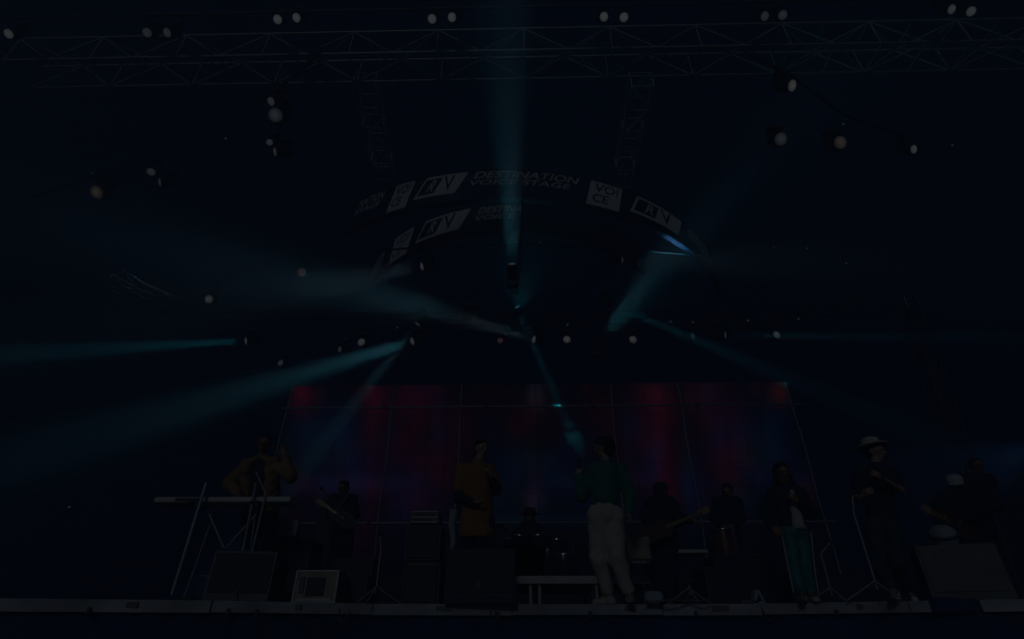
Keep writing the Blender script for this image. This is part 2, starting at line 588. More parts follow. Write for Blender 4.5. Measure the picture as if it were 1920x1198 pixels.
def words(R, root, a, b, l1, l2, k=1.0):
    a0, a1 = R.phi(*a), R.phi(*b); w = a1-a0
    R.text(l1, M['sign_text'], root, a0, a1, 0.04, 0.29, 0.4)
    R.text(l2, M['sign_text'], root, a0-w*.02, a0 + w*k, 0.34, 0.52, 0.4)
words(outer, ro, (684, 384), (726, 352), 'NATION', 'STAGE')
square_logo(outer, ro, (741, 336), (777, 328))
rv_logo(outer, ro, (800, 326), (879, 321))
words(outer, ro, (897, 322), (1086, 343), 'DESTINATION', 'VOICE STAGE', 0.95)
square_logo(outer, ro, (1108, 342), (1166, 360))
rv_logo(outer, ro, (1192, 378), (1274, 424))
words(outer, ro, (1288, 434), (1338, 470), 'DESTIN', 'VOICE')
words(inner, ri, (700, 496), (726, 466), 'ATION', 'STAGE')
square_logo(inner, ri, (741, 444), (778, 428))
rv_logo(inner, ri, (801, 420), (884, 392))
words(inner, ri, (903, 386), (985, 374), 'DESTINA', 'VOICE', 0.9)

# ------------------------------------------------------------------ lamps and beams
M['lens_white'] = glow('lit_white_lens', (0.9, 0.95, 1.0), 1.0)
M['lens_dim'] = glow('dim_white_lens', (0.75, 0.88, 1.0), 0.55)
M['lens_warm'] = glow('lit_warm_lens', (1.0, 0.74, 0.6), 0.62)
M['lens_red'] = glow('lit_red_lens', (1.0, 0.4, 0.36), 0.55)
M['lens_teal'] = glow('lit_teal_lens', (0.3, 0.8, 0.95), 0.6)
for _k in ('lens_white', 'lens_dim', 'lens_warm', 'lens_red', 'lens_teal'):
    # brighter core, dimmer rim, uneven glass: the reflector behind the lens
    _m = M[_k]; _nt = _m.node_tree; _p = _nt.nodes['Principled BSDF']
    _tc = _nt.nodes.new('ShaderNodeTexCoord')
    _gr = _nt.nodes.new('ShaderNodeTexGradient'); _gr.gradient_type = 'SPHERICAL'
    _mp = _nt.nodes.new('ShaderNodeMapping'); _mp.inputs['Scale'].default_value = (6.2, 6.2, 0.0)
    _no = _nt.nodes.new('ShaderNodeTexNoise'); _no.inputs['Scale'].default_value = 22
    _ma = _nt.nodes.new('ShaderNodeMath'); _ma.operation = 'MULTIPLY'
    _mr = _nt.nodes.new('ShaderNodeMapRange'); _mr.inputs['To Min'].default_value = 0.15
    _s = _p.inputs['Emission Strength'].default_value
    _mr.inputs['To Max'].default_value = _s*1.9; _mr.inputs['To Min'].default_value = _s*.12; _mr.inputs['From Max'].default_value = .8
    _nt.links.new(_tc.outputs['Object'], _mp.inputs['Vector']); _nt.links.new(_mp.outputs['Vector'], _gr.inputs['Vector'])
    _nt.links.new(_tc.outputs['Object'], _no.inputs['Vector'])
    _nt.links.new(_gr.outputs['Fac'], _ma.inputs[0]); _nt.links.new(_no.outputs['Fac'], _ma.inputs[1])
    _nt.links.new(_gr.outputs['Fac'], _mr.inputs['Value']); _nt.links.new(_mr.outputs['Result'], _p.inputs['Emission Strength'])

def orient(o, d):
    o.rotation_mode = 'QUATERNION'
    o.rotation_quaternion = Vector(d).normalized().to_track_quat('Z', 'Y')

TEAL = (0.03, 0.85, 1.0)
ICE = (0.74, 0.86, 0.9)
MINT = (0.35, 0.86, 0.95)
WHITE = (0.85, 0.92, 1.0)
# beams, with second spots added for teal edges and floods added for glow (start, end pixel, end depth, half angle, power, colour)
BE = 1.0
beams = [
    ((960, 494), (938, 60), 6.1, 8.4, 23000, TEAL, 0.12),
    ((960, 494), (960, 120), 6.5, 6.6, 24000, ICE, 0.14),
    ((460, 639), (-120, 672), 9.6, 3.5, 105000, TEAL),
    ((772, 640), (256, 797), 10.2, 5.2, 56000, TEAL, 0.16),
    ((772, 640), (290, 782), 10.4, 3.8, 46000, ICE, 0.14),
    ((782, 608), (602, 836), 13.0, 3.6, 60000, MINT, 0.12),
    ((1000, 636), (866, 596), 12.2, 4.8, 30000, ICE, 0.14),
    ((866, 590), (420, 496), 11.6, 7.8, 38000, TEAL, 0.3),
    ((866, 590), (640, 548), 12.0, 7.5, 50000, ICE, 0.45),
    ((866, 590), (460, 490), 11.0, 20, 1800, TEAL, 0.2),  # added flood, spreads a teal glow left of centre
    ((790, 500), (640, 528), 11.0, 8.0, 17000, ICE, 0.2),
    ((970, 576), (1055, 772), 13.7, 3.0, 60000, TEAL),
    ((970, 576), (985, 420), 10.0, 42, 600, TEAL, 0.2),  # added flood for the teal glow in the middle
    ((1128, 634), (1276, 446), 11.7, 7.4, 38000, ICE, 0.2),
    ((1128, 634), (1290, 440), 11.7, 10.5, 24000, TEAL, 0.2),
    ((1128, 634), (1310, 450), 11.0, 24, 3000, TEAL, 0.2),  # added flood, fills the teal glow right of centre
    ((1168, 488), (1290, 490), 11.4, 9.0, 13000, ICE, 0.2),
    ((1150, 572), (1330, 648), 12.8, 2.8, 130000, TEAL),
    ((1361, 628), (1560, 630), 12.3, 1.8, 130000, TEAL),
]
_head = {}
def moving_head(p, aim, lens, label, r=0.11, drop=0.45, group='beam lights hung along the rear trusses', name='moving_head_light', cat='stage light', top=None, key=None):
    """p is the centre of the lit lens; the yoke hangs from the pipe above"""
    for (s_, e_, Y_, *_r) in beams:
        if key == s_:
            aim = at(e_[0], e_[1], Y_) - Vector(p)
            break
    aim = Vector(aim).normalized()
    flip = aim.z > 0.35
    body_c = Vector(p) - aim*0.2
    t = thing(name, label, cat, body_c, group)
    k = (r, lens.name)
    if k not in _head:
        h = MB().lathe([(r*.45, -0.2), (r*.8, -0.17), (r*1.08, -0.04), (r*1.12, 0.06), (r*1.05, 0.17), (r*1.0, 0.185), (r*.97, 0.17)], n=20).mesh('head', M['black'])
        l = MB().lathe([(r*.94, 0.182), (r*.6, 0.196), (r*.25, 0.203), (0.001, 0.205)], n=20).mesh('lens', lens)
        y = MB()
        y.tube([(-r*1.25, 0, 0), (-r*1.3, 0, 0.24), (r*1.3, 0, 0.24), (r*1.25, 0, 0)], 0.02, 6)
        y = y.mesh('yoke', M['black'])
        bs = MB().box((0, 0, 0.31), (r*2.2, r*1.7, 0.13), bev=0.02).mesh('base', M['black'])
        _head[k] = (h, l, y, bs)
    h, l, y, bs = _head[k]
    ho = link(bpy.data.objects.new('head', h), t); orient(ho, aim)
    lo = link(bpy.data.objects.new('lens', l), ho)
    yo = link(bpy.data.objects.new('yoke', y), t)
    yo.rotation_euler = (0, 0, math.atan2(aim.y, aim.x) + math.pi/2)
    bo = link(bpy.data.objects.new('base', bs), t)
    if flip:
        yo.scale.z = -1; bo.scale.z = -1; bo.location.z = 0.0
    zt = (top if top is not None else body_c.z + drop)
    if flip:
        rod('hanging_clamp', (r*1.3, 0, -0.3), (r*1.3 + .12, 0.25, max(0.1, zt - body_c.z)), 0.02, M['black'], t, 6)
    elif zt - body_c.z > 0.4:
        rod('hanging_clamp', (0, 0, 0.37), (0, 0, max(0.4, zt - body_c.z)), 0.02, M['black'], t, 6)
    return t

def beam(p, q, half, energy, col, blend=0.35, soft=0.09):
    """one spot light set at a lamp, shining through the haze"""
    d = bpy.data.lights.new('lamp_light', 'SPOT')
    d.energy = energy
    d.color = col
    d.spot_size = math.radians(half*2)
    d.spot_blend = blend
    d.shadow_soft_size = soft
    o = bpy.data.objects.new('lamp_light', d)
    COL.objects.link(o)
    a = (Vector(q) - Vector(p)).normalized()
    o.location = Vector(p) + a*0.04
    o.rotation_euler = a.to_track_quat('-Z', 'Y').to_euler()
    return o

# rear row: (px, py, lens, label detail)
YR = 12.9
def rearY(px):
    xs = [p.x/p.y for p in rear]; v = ray(px, 600).x
    return float(np.interp(v, xs, [p.y for p in rear]))
rear_heads = [
    (460, 639, 'lens_white', (-1, -0.45, -0.02), 'leftmost beam light of the rear row shooting a teal beam flat to the left'),
    (525, 680, 'lens_dim', (-0.2, -1, -0.2), 'dim pinkish beam light hanging lower than the rear row on the left'),
    (636, 655, 'lens_dim', (-0.6, -0.7, -0.3), 'small dim beam light just left of the brighter one in the rear row'),
    (677, 641, 'lens_white', (-0.1, -1, -0.2), 'round lit beam light above the top left corner of the video wall'),
    (772, 640, 'lens_white', (-0.7, -0.5, -0.3), 'beam light sending the broad pale beam down to the left'),
    (938, 638, 'lens_red', (0, -1, -0.2), 'reddish lit lamp in the middle of the rear row'),
    (1000, 636, 'lens_white', (-0.8, -0.6, 0.2), 'beam light at the bend where a pale beam and a thin teal beam cross'),
    (1063, 636, 'lens_white', (0, -1, -0.2), 'lit round lamp right of the crossing beams in the rear row'),
    (1128, 634, 'lens_white', (0.5, -0.7, 0.5), 'beam light firing the wide pale beam up to the right'),
    (1187, 636, 'lens_white', (0.1, -1, -0.2), 'lit round lamp right of the wide rising beam'),
    (1300, 630, 'lens_teal', (0.6, -0.8, -0.2), 'small teal lamp where the thin right hand beam ends'),
    (1361, 628, 'lens_white', (0.3, -1, -0.1), 'beam light with a short teal streak to its right'),
    (1457, 627, 'lens_white', (0.3, -1, -0.1), 'rightmost beam light of the rear row'),
]
HP = {}
for (px, py, ln, aim, lab) in rear_heads:
    Y = rearY(px) - (0.8 if px == 1128 else 0)
    p = at(px, py, Y)
    HP[(px, py)] = p
    moving_head(p, aim, M[ln], lab, r=0.115 if ln == 'lens_white' else 0.09, top=RZ - 0.2, key=(px, py))
# short curved pipe in the middle and the lamps on it
mz = CZ + 9.35
mid_px = [(360, 560), (440, 510), (560, 488), (700, 470), (830, 462), (960, 459), (1090, 462), (1200, 470), (1330, 480)]
midp = [atz(x, y, mz) for x, y in mid_px]
t = thing('lighting_pipe', 'thin curved dark pipe hanging under the banner rings with lamps on it', 'pipe', midp[4])
MB().tube([rel(t, p) for p in midp], 0.03, 8).build('pipe_run', M['dark_alu'], t)
for k in (2, 4, 6, 8):
    rod('hanging_wire', rel(t, midp[k]), rel(t, midp[k]) + Vector((0, 0, 0.55)), 0.008, M['dark_alu'], t, 5)
mids = [
    (391, 561, 'lens_white', (0, -1, -0.6), 0.14, 'oval lit lamp low at the far left, under the curved pipe'),
    (565, 510, 'lens_red', (0, -1, -0.4), 0.13, 'reddish lamp glowing inside the left teal haze'),
    (790, 500, 'lens_white', (-1, -0.2, -0.2), 0.12, 'lamp firing a short pale beam left under the inner logos'),
    (960, 494, 'lens_white', (-0.05, -0.75, 0.7), 0.10, 'lamp at the foot of the tall pale central beam'),
    (1168, 488, 'lens_dim', (1, -0.4, 0), 0.1, 'dim lamp at the left end of the pale patch under the right logos'),
]
for (px, py, ln, aim, r, lab) in mids:
    xs = [p.x/p.y for p in midp]; Y = float(np.interp(ray(px, py).x, xs, [p.y for p in midp]))
    if px == 960: Y = 9.2
    p = at(px, py, Y); HP[(px, py)] = p
    moving_head(p, aim, M[ln], lab, r=r, top=mz, key=(px, py), group='lamps on the curved middle pipe')
lows = [
    (866, 590, 'lens_dim', (-0.9, -0.5, 0.3), 0.13, 'lamp at the blunt end of the big pale beam left of centre'),
    (970, 576, 'lens_dim', (0.35, -0.6, -0.7), 0.1, 'small lamp at the top of the thin teal beam near the middle'),
    (1150, 572, 'lens_dim', (0.7, -0.6, -0.3), 0.1, 'small lamp at the top of the thin teal beam right of centre'),
    (782, 608, 'lens_dim', (-0.4, -0.3, -0.8), 0.1, 'small lamp at the top of the narrow beam falling to the left'),
]
for (px, py, ln, aim, r, lab) in lows:
    p = at(px, py, 11.6 if px == 1150 else 12.95 if px == 782 else 12.4); HP[(px, py)] = p
    moving_head(p, aim, M[ln], lab, r=r, top=p.z + 0.6, key=(px, py), group='lamps between the pipe and the rear truss')

for (s, e, Y, half, en, col, *sf) in beams:
    beam(HP[s], at(e[0], e[1], Y), half, en*BE, col, soft=sf[0] if sf else 0.09, blend=1.0 if half > 15 else 0.45)
# blue light leaking in from the far right wing
moving_head(at(1960, 830, 9.5), (-1, -0.1, -0.1), M['lens_teal'], 'blue lamp just outside the frame at the right wing', r=0.1, group=None)
beam(at(1960, 830, 9.5), at(1840, 880, 9.0), 14, 420, (0.2, 0.45, 1.0))

# front lamps in pairs along the pipe above the big truss
FZ = CZ + 10.9
pairs = [(15, 64, 0), (275, 62, 1), (312, 62, 1), (520, 37, 2), (555, 34, 2), (810, 36, 3), (847, 33, 3), (1133, 32, 4), (1170, 33, 4), (1435, 31, 5), (1468, 29, 5), (1786, 18, 6), (1822, 22, 6)]
fp = [at(x, 0, 6.35) for x in (-60, 1960)]
fpipe = thing('lighting_pipe', 'straight dark pipe along the very top holding pairs of lit lamps', 'pipe', (0, 6.35, ZB+0.1))
rod('pipe_run', (-12, 0, 0), (12, 0, 0), 0.03, M['dark_alu'], fpipe)
names = {0: 'single tilted lamp at the far top left corner', 1: 'lamp of the top left pair, {} of the two', 2: 'lamp of the second pair along the top, {} of the two',
         3: '{} lamp of the top pair just left of the central beam', 4: '{} lamp of the top pair right of the central beam',
         5: '{} lamp of the top pair right above the oval lamp', 6: '{} lamp of the pair at the top right corner'}
seen = {}
for i, (px, py, g) in enumerate(pairs):
    side = 'right' if seen.get(g) else 'left'
    seen[g] = 1
    p = at(px, py, 6.3)
    aim = Vector((0.15*(1 if side == 'left' else -1), -0.55, -0.8))
    moving_head(p, aim, M['lens_dim'] if g in (1, 5) else M['lens_white'], names[g].format(side), r=0.095, top=ZB+0.1,
                group='paired lamps along the top of the stage', name='flood_light')
# side lamps on sloping side pipes
def side_pipe(pxs, z, lab):
    pts = [atz(x, y, z) for x, y in pxs]
    t = thing('lighting_pipe', lab, 'pipe', pts[0])
    MB().tube([rel(t, p) for p in pts], 0.03, 8).build('pipe_run', M['dark_alu'], t)
    return pts
side_pipe([(60, 372), (180, 330), (290, 296), (420, 235), (520, 168), (600, 100)], CZ + 9.4, 'sloping dark pipe high on the left with side lamps')
side_pipe([(1400, 100), (1480, 140), (1580, 215), (1714, 262), (1850, 330)], CZ + 9.4, 'sloping dark pipe high on the right with side lamps')
sides = [
    (507, 191, 'lens_dim', (-0.3, -0.5, -0.85), 0.085, 'small slanted lamp above the larger half dome lamp on the left'),
    (516, 216, 'lens_dim', (0.1, -0.75, -0.6), 0.15, 'large pale half dome lamp high on the left'),
    (505, 267, 'lens_dim', (0.2, -0.8, -0.6), 0.07, 'small round lamp below the half dome lamp on the left'),
    (514, 285, 'lens_dim', (-0.7, -0.5, -0.5), 0.10, 'tilted lamp lowest in the left cluster under the half dome lamp'),
    (283, 323, 'lens_dim', (0.4, -0.5, -0.85), 0.09, 'upper lamp of the slanted pair right of the warm lamp'),
    (298, 342, 'lens_dim', (-0.7, -0.6, -0.5), 0.10, 'lower lamp of the slanted pair right of the warm lamp'),
    (180, 361, 'lens_warm', (0, -0.7, -0.75), 0.165, 'large warm oval lamp at the far left'),
    (1487, 161, 'lens_white', (0.4, -0.55, -0.7), 0.11, 'tilted oval lamp just under the big truss on the right'),
    (1465, 261, 'lens_dim', (0, -0.75, -0.6), 0.14, 'pale half dome lamp high on the right'),
    (1577, 267, 'lens_warm', (0.1, -0.9, -0.55), 0.15, 'large warm round lamp high on the right'),
    (1715, 280, 'lens_white', (0.3, -0.8, -0.6), 0.095, 'small lit lamp at the far right of the high side lamps'),
]
for (px, py, ln, aim, r, lab) in sides:
    p = atz(px, py, CZ + 8.9)
    moving_head(p, aim, M[ln], lab, r=r, top=CZ + 9.4, group='side lamps on the sloping pipes', name='flood_light')
# tiny indicator lamps and far specks
specks = [(423, 260), (172, 325), (1581, 233), (1786, 273), (1451, 464), (1587, 494), (1513, 466), (1258, 603), (1299, 604), (1402, 601), (1497, 598), (745, 614), (1064, 609), (1012, 455), (130, 950)]
slab = ['left of the half dome lamp', 'over the warm oval lamp', 'over the warm round lamp', 'at the far upper right', 'in the dark right of the rings', 'lowest of the right hand dark specks',
        'between two faint specks on the right', 'over the thin right hand teal beam', 'right of the speck over the teal beam', 'over the streak lamp', 'far right over the rear row',
        'left of centre over the narrow beam', 'above the lit lamp right of the crossing beams', 'right of the foot of the central beam', 'low in the black left wing']
for (px, py), s in zip(specks, slab):
    p = at(px, py, 12.2 if py > 300 else 9.0)
    t = thing('indicator_lamp', 'tiny faint lamp ' + s, 'small lamp', p, 'tiny faint indicator lamps')
    MB().box((0, 0.06, 0), (0.1, 0.1, 0.06), bev=0.01).build('housing', M['black'], t)
    MB().lathe([(0.028, 0), (0.02, 0.012), (0.001, 0.016)], axis=(0, -1, 0), n=10).build('lens', M['lens_dim'], t)
    rod('hanging_clamp', (0, 0.06, 0.03), (0, 0.06, 0.4), 0.008, M['black'], t, 5)

# ------------------------------------------------------------------ video wall with its scaffold
YS = 14.0
def wallcol(px, py):
    """appearance of the picture on the video wall at a photograph pixel, display-linear x 1000"""
    def g(cx, cy, sx, sy):
        return math.exp(-((px-cx)/(sx*1.15))**2 - ((py-cy)/sy)**2)
    def st(k, ph):
        return 0.5 + 0.5*math.sin(px*k + ph + 0.6*math.sin(py*0.02 + px*0.03))
    r, gr, b = 0.35, 0.35, 0.9
    def a(w, c):
        nonlocal r, gr, b
        r += w*c[0]; gr += w*c[1]; b += w*c[2]
    RED = (6.4, 0.15, 0.9); MAG = (3.6, 0.4, 2.6); BRN = (3.5, 0.8, 0.4); BLU = (0.5, 2.6, 6.5); TL = (0.0, 4.6, 6.0); PUR = (2.6, 1.3, 4.6)
    a(1.0*g(567, 742, 22, 34), RED); a(.5*g(600, 735, 9, 22), RED)
    a(.9*g(705, 745, 26, 45), RED); a(.6*g(690, 840, 45, 90), MAG)
    a(1.1*g(782, 745, 28, 42), RED); a(.6*g(775, 840, 38, 90), RED); a(.35*g(790, 900, 30, 60), PUR)
    a(.55*g(650, 925, 70, 60), MAG); a(.45*g(690, 905, 80, 16), BLU); a(.7*g(775, 950, 34, 40), PUR)
    a(.4*g(600, 905, 60, 18), PUR); a(.5*g(600, 840, 60, 60), TL); a(.45*g(660, 1010, 40, 40), RED)
    a(.55*g(868, 800, 26, 40), (5, .5, 2)); a(.35*g(840, 870, 40, 60), RED)
    a(.5*g(915, 728, 8, 8), BRN); a(.4*g(980, 780, 90, 50), BRN)
    a(1.0*g(1006, 742, 13, 28), (6.5, 6, 6)); a(.25*g(1006, 800, 40, 40), BRN)
    a(.75*(g(1003, 875, 34, 34) - .7*g(1003, 885, 20, 24)), TL); a(.5*g(1005, 900, 12, 40), (6, .6, 2.5)); a(.8*g(1003, 940, 17, 22), (5, 3.6, 5.5))
    a(.35*g(960, 930, 60, 40), TL); a(.5*g(1000, 975, 120, 10), TL); a(.35*g(1060, 905, 40, 14), PUR)
    a(.4*g(1140, 790, 30, 50), RED); a(.35*g(1097, 728, 7, 7), RED)
    a(.95*g(1228, 745, 27, 50), RED); a(.7*g(1215, 830, 45, 100), (6.5, .5, 1.6)); a(.75*g(1228, 850, 15, 50), BLU); a(.6*g(1255, 910, 26, 70), RED); a(.4*g(1205, 900, 30, 20), PUR)
    a(.7*g(1315, 750, 30, 45), RED); a(.4*g(1335, 770, 20, 60), PUR); a(.7*g(1360, 850, 38, 90), (6.5, .6, 2)); a(.5*g(1345, 820, 14, 50), PUR)
    a(.5*g(1420, 850, 35, 50), TL); a(.5*g(1405, 870, 9, 14), RED); a(.6*g(1416, 728, 9, 12), (8, 1.5, .8)); a(.8*g(1462, 738, 16, 24), (8, 2.4, .8))
    a(.6*g(1425, 895, 12, 14), PUR); a(.5*g(1500, 905, 22, 26), PUR); a(.4*g(1500, 930, 20, 22), RED)
    a(.25*g(1290, 920, 20, 60), BLU); a(.3*g(1440, 760, 60, 50), (1, 1, 4))
    a(.35*g(640, 800, 20, 60), BLU); a(.35*g(735, 850, 10, 90), BLU); a(.3*g(820, 780, 12, 80), BLU); a(.3*g(940, 860, 30, 60), BLU); a(.35*g(1065, 850, 30, 60), BLU)
    a(.35*g(1180, 800, 12, 80), BLU); a(.35*g(1285, 850, 10, 80), TL); a(.3*g(1395, 800, 20, 60), BLU)
    nz = math.sin(px*.047+1.3*math.sin(py*.031))*math.sin(py*.043+1.7*math.sin(px*.023+2))
    for cx_, w_ in ((567, 18), (704, 16), (782, 26), (1228, 24), (1318, 26), (1460, 16)):
        a(.8*g(cx_, 736, w_, 22), (6.4, .2, .9) if cx_ < 1100 else (6.4, 1.3, .5))
    a(.5*g(650, 912, 80, 14), (2.6, 2.2, 4.6)); a(.5*g(590, 800, 34, 60), BLU); a(.4*g(655, 870, 20, 60), BLU); a(.45*g(1100, 920, 50, 50), BLU); a(.35*g(1170, 930, 20, 40), PUR); a(.5*g(1310, 930, 20, 60), BLU); a(.5*g(1460, 830, 30, 60), BLU); a(.4*g(1385, 940, 30, 40), TL)
    col_ = max(0.0, math.sin(px*.046+.9))**2
    r *= .62+.45*col_; b *= 1.25; gr *= 1.15
    r *= 1+.35*nz; b *= 1-.3*nz; gr *= 1-.2*nz
    q = .86 + .2*st(.21, 0)*st(.083, 1.3) + .07*math.sin(px*.55)
    return (max(.1, r)*q*1.05, max(.1, gr)*q*.6, max(.2, b)*q*.8)
wall_mat = bpy.data.materials.new('video_wall_picture')
wall_mat.use_nodes = True
nt = wall_mat.node_tree
pb = nt.nodes['Principled BSDF']
pb.inputs['Base Color'].default_value = (0.01, 0.01, 0.012, 1)
pb.inputs['Roughness'].default_value = 0.6
pb.inputs['Specular IOR Level'].default_value = 0.1
va = nt.nodes.new('ShaderNodeVertexColor'); va.layer_name = 'picture'
tcn = nt.nodes.new('ShaderNodeTexCoord')
# led rows: fine dark grid between the diodes
br = nt.nodes.new('ShaderNodeTexBrick')
br.offset = 0.0
br.inputs['Scale'].default_value = 1.0
br.inputs['Brick Width'].default_value = 0.5
br.inputs['Row Height'].default_value = 0.5
br.inputs['Mortar Size'].default_value = 0.008
br.inputs['Color1'].default_value = (1, 1, 1, 1); br.inputs['Color2'].default_value = (0.86, 0.86, 0.9, 1); br.inputs['Mortar'].default_value = (0.45, 0.45, 0.5, 1)
mp = nt.nodes.new('ShaderNodeMapping'); mp.inputs['Rotation'].default_value = (math.radians(90), 0, 0)
nt.links.new(tcn.outputs['Object'], mp.inputs['Vector'])
nt.links.new(mp.outputs['Vector'], br.inputs['Vector'])
mx = nt.nodes.new('ShaderNodeMix'); mx.data_type = 'RGBA'; mx.blend_type = 'MULTIPLY'; mx.inputs[0].default_value = 1.0
nt.links.new(va.outputs['Color'], mx.inputs[6]); nt.links.new(br.outputs['Color'], mx.inputs[7])
nt.links.new(mx.outputs[2], pb.inputs['Emission Color'])
pb.inputs['Emission Strength'].default_value = 1.0
WALLGAIN = 0.076
def project(p):
    d = p - Vector((0, 0, CZ))
    x = d.x*math.cos(YAW) + d.y*math.sin(YAW)
    y = -d.x*math.sin(YAW) + d.y*math.cos(YAW)
    f = y*math.cos(PITCH) + d.z*math.sin(PITCH)
    v = -y*math.sin(PITCH) + d.z*math.cos(PITCH)
    return 960 + FPX*x/f, 599 - FPX*v/f
wl = at(550, 722, YS); wr = at(1475, 716, YS)
ZT = (wl.z + wr.z)/2; ZBm = SZ + 0.9
wall = thing('video_wall', 'wide video wall at the back showing red and purple curtains', 'video wall', ((wl.x+wr.x)/2, YS, SZ))
xcuts = [wl.x] + [at(px, 722, YS).x for px in (740, 866, 1004, 1144, 1271)] + [wr.x]
zcuts = [ZBm, SZ + (at(960, 979, YS).z - SZ), at(960, 870, YS).z, at(960, 762, YS).z, ZT]
for i in range(len(xcuts)-1):
    for j in range(len(zcuts)-1):
        x0, x1, z0, z1 = xcuts[i]+.006, xcuts[i+1]-.006, zcuts[j]+.006, zcuts[j+1]-.006
        nx, nz = max(2, int((x1-x0)/.09)), max(2, int((z1-z0)/.09))
        vs = []; cols = []
        for b in range(nz+1):
            for a in range(nx+1):
                p = Vector((x0+(x1-x0)*a/nx, YS, z0+(z1-z0)*b/nz))
                vs.append(p - wall.location)
                px, py = project(p)
                c = wallcol(px, py)
                cols.append((c[0]*WALLGAIN, c[1]*WALLGAIN, c[2]*WALLGAIN, 1))
        fs = [(b*(nx+1)+a, b*(nx+1)+a+1, (b+1)*(nx+1)+a+1, (b+1)*(nx+1)+a) for b in range(nz) for a in range(nx)]
        k = len(vs)
        cx = [Vector((x, 0.12, z)) - Vector((wall.location.x, 0, wall.location.z)) for x, z in ((x0, z0), (x1, z0), (x1, z1), (x0, z1))]
        vs += cx
        fs += [(k+3, k+2, k+1, k), (0, k, k+1, nx), (nx, k+1, k+2, k-1), (k-1, k+2, k+3, k-1-nx), (k-1-nx, k+3, k, 0)]
        cols += [(0, 0, 0, 1)]*4
        mbw = MB().add(vs, fs)
        me = mbw.mesh('screen_panel', wall_mat)
        ca = me.color_attributes.new('picture', 'FLOAT_COLOR', 'POINT')
        ca.data.foreach_set('color', [x for c in cols for x in c])
        link(bpy.data.objects.new('screen_panel', me), wall)
MB().box((0, 0.2, (ZT+ZBm)/2-SZ), (wr.x-wl.x+.06, 0.08, ZT-ZBm+.06)).build('back_frame', M['black'], wall)
# scaffold tubes in front of the wall
scaf = thing('scaffold_frame', 'pale scaffold tubes standing in a grid in front of the video wall', 'scaffold', (wall.location.x, YS-.25, SZ))
for px in (548, 740, 866, 1144, 1271, 1475):
    x = at(px, 722, YS-.25).x
    top = at(px, 718, YS-.25).z
    bow = [Vector((x + 0.02*math.sin(k*1.7+px), YS-.25, SZ + (top-SZ)*k/8)) - scaf.location for k in range(9)]
    MB().tube(bow, 0.022, 8).build('upright_tube', M['pipe'], scaf)
for k_, (py0, py1) in enumerate(((766, 757), (980, 978))):
    z = at(1000, (py0+py1)/2, YS-.3).z
    L0, L1 = wl.x-.05, wr.x+.1
    nseg = 5
    for s_ in range(nseg):
        a0 = L0 + (L1-L0)*s_/nseg; a1 = L0 + (L1-L0)*(s_+1)/nseg
        rod('cross_tube', rel(scaf, (a0+.02, YS-.3, z)), rel(scaf, (a1-.02, YS-.3, z)), 0.03, M['pipe'], scaf)
        MB().box(rel(scaf, (a1, YS-.3, z)), (0.09, 0.1, 0.1), bev=0.02).build('coupler', M['dark_alu'], scaf)
# low black back riser in front of the wall foot
bk = MB().box((0, 0, 0.45), (15.4, 0.3, 0.9), bev=0.01)
tag(bk.build('back_riser', M['blackwood'], None, (wall.location.x, YS-.75, SZ)), 'long black riser along the foot of the video wall', 'riser')

# ------------------------------------------------------------------ haze
hz = MB().box((0, 9, 7.2), (34, 26, 16.6)).build('haze', None)
hz['kind'] = 'stuff'
hm = bpy.data.materials.new('stage_haze'); hm.use_nodes = True
hn = hm.node_tree
hn.nodes.remove(hn.nodes['Principled BSDF'])
pv = hn.nodes.new('ShaderNodeVolumePrincipled')
pv.inputs['Color'].default_value = (0.55, 0.82, 1.0, 1)
pv.inputs['Density'].default_value = 0.05
pv.inputs['Anisotropy'].default_value = 0.6
hn.links.new(pv.outputs['Volume'], hn.nodes['Material Output'].inputs['Volume'])
hm.cycles.homogeneous_volume = True if hasattr(hm.cycles, 'homogeneous_volume') else False
hz.data.materials.append(hm)
# ------------------------------------------------------------------ smooth figures from blended round cones
CORN = np.array([[i, j, k] for i in (0, 1) for j in (0, 1) for k in (0, 1)])
EDG = [(a, b) for a in range(8) for b in range(a+1, 8) if np.abs(CORN[a]-CORN[b]).sum() == 1]

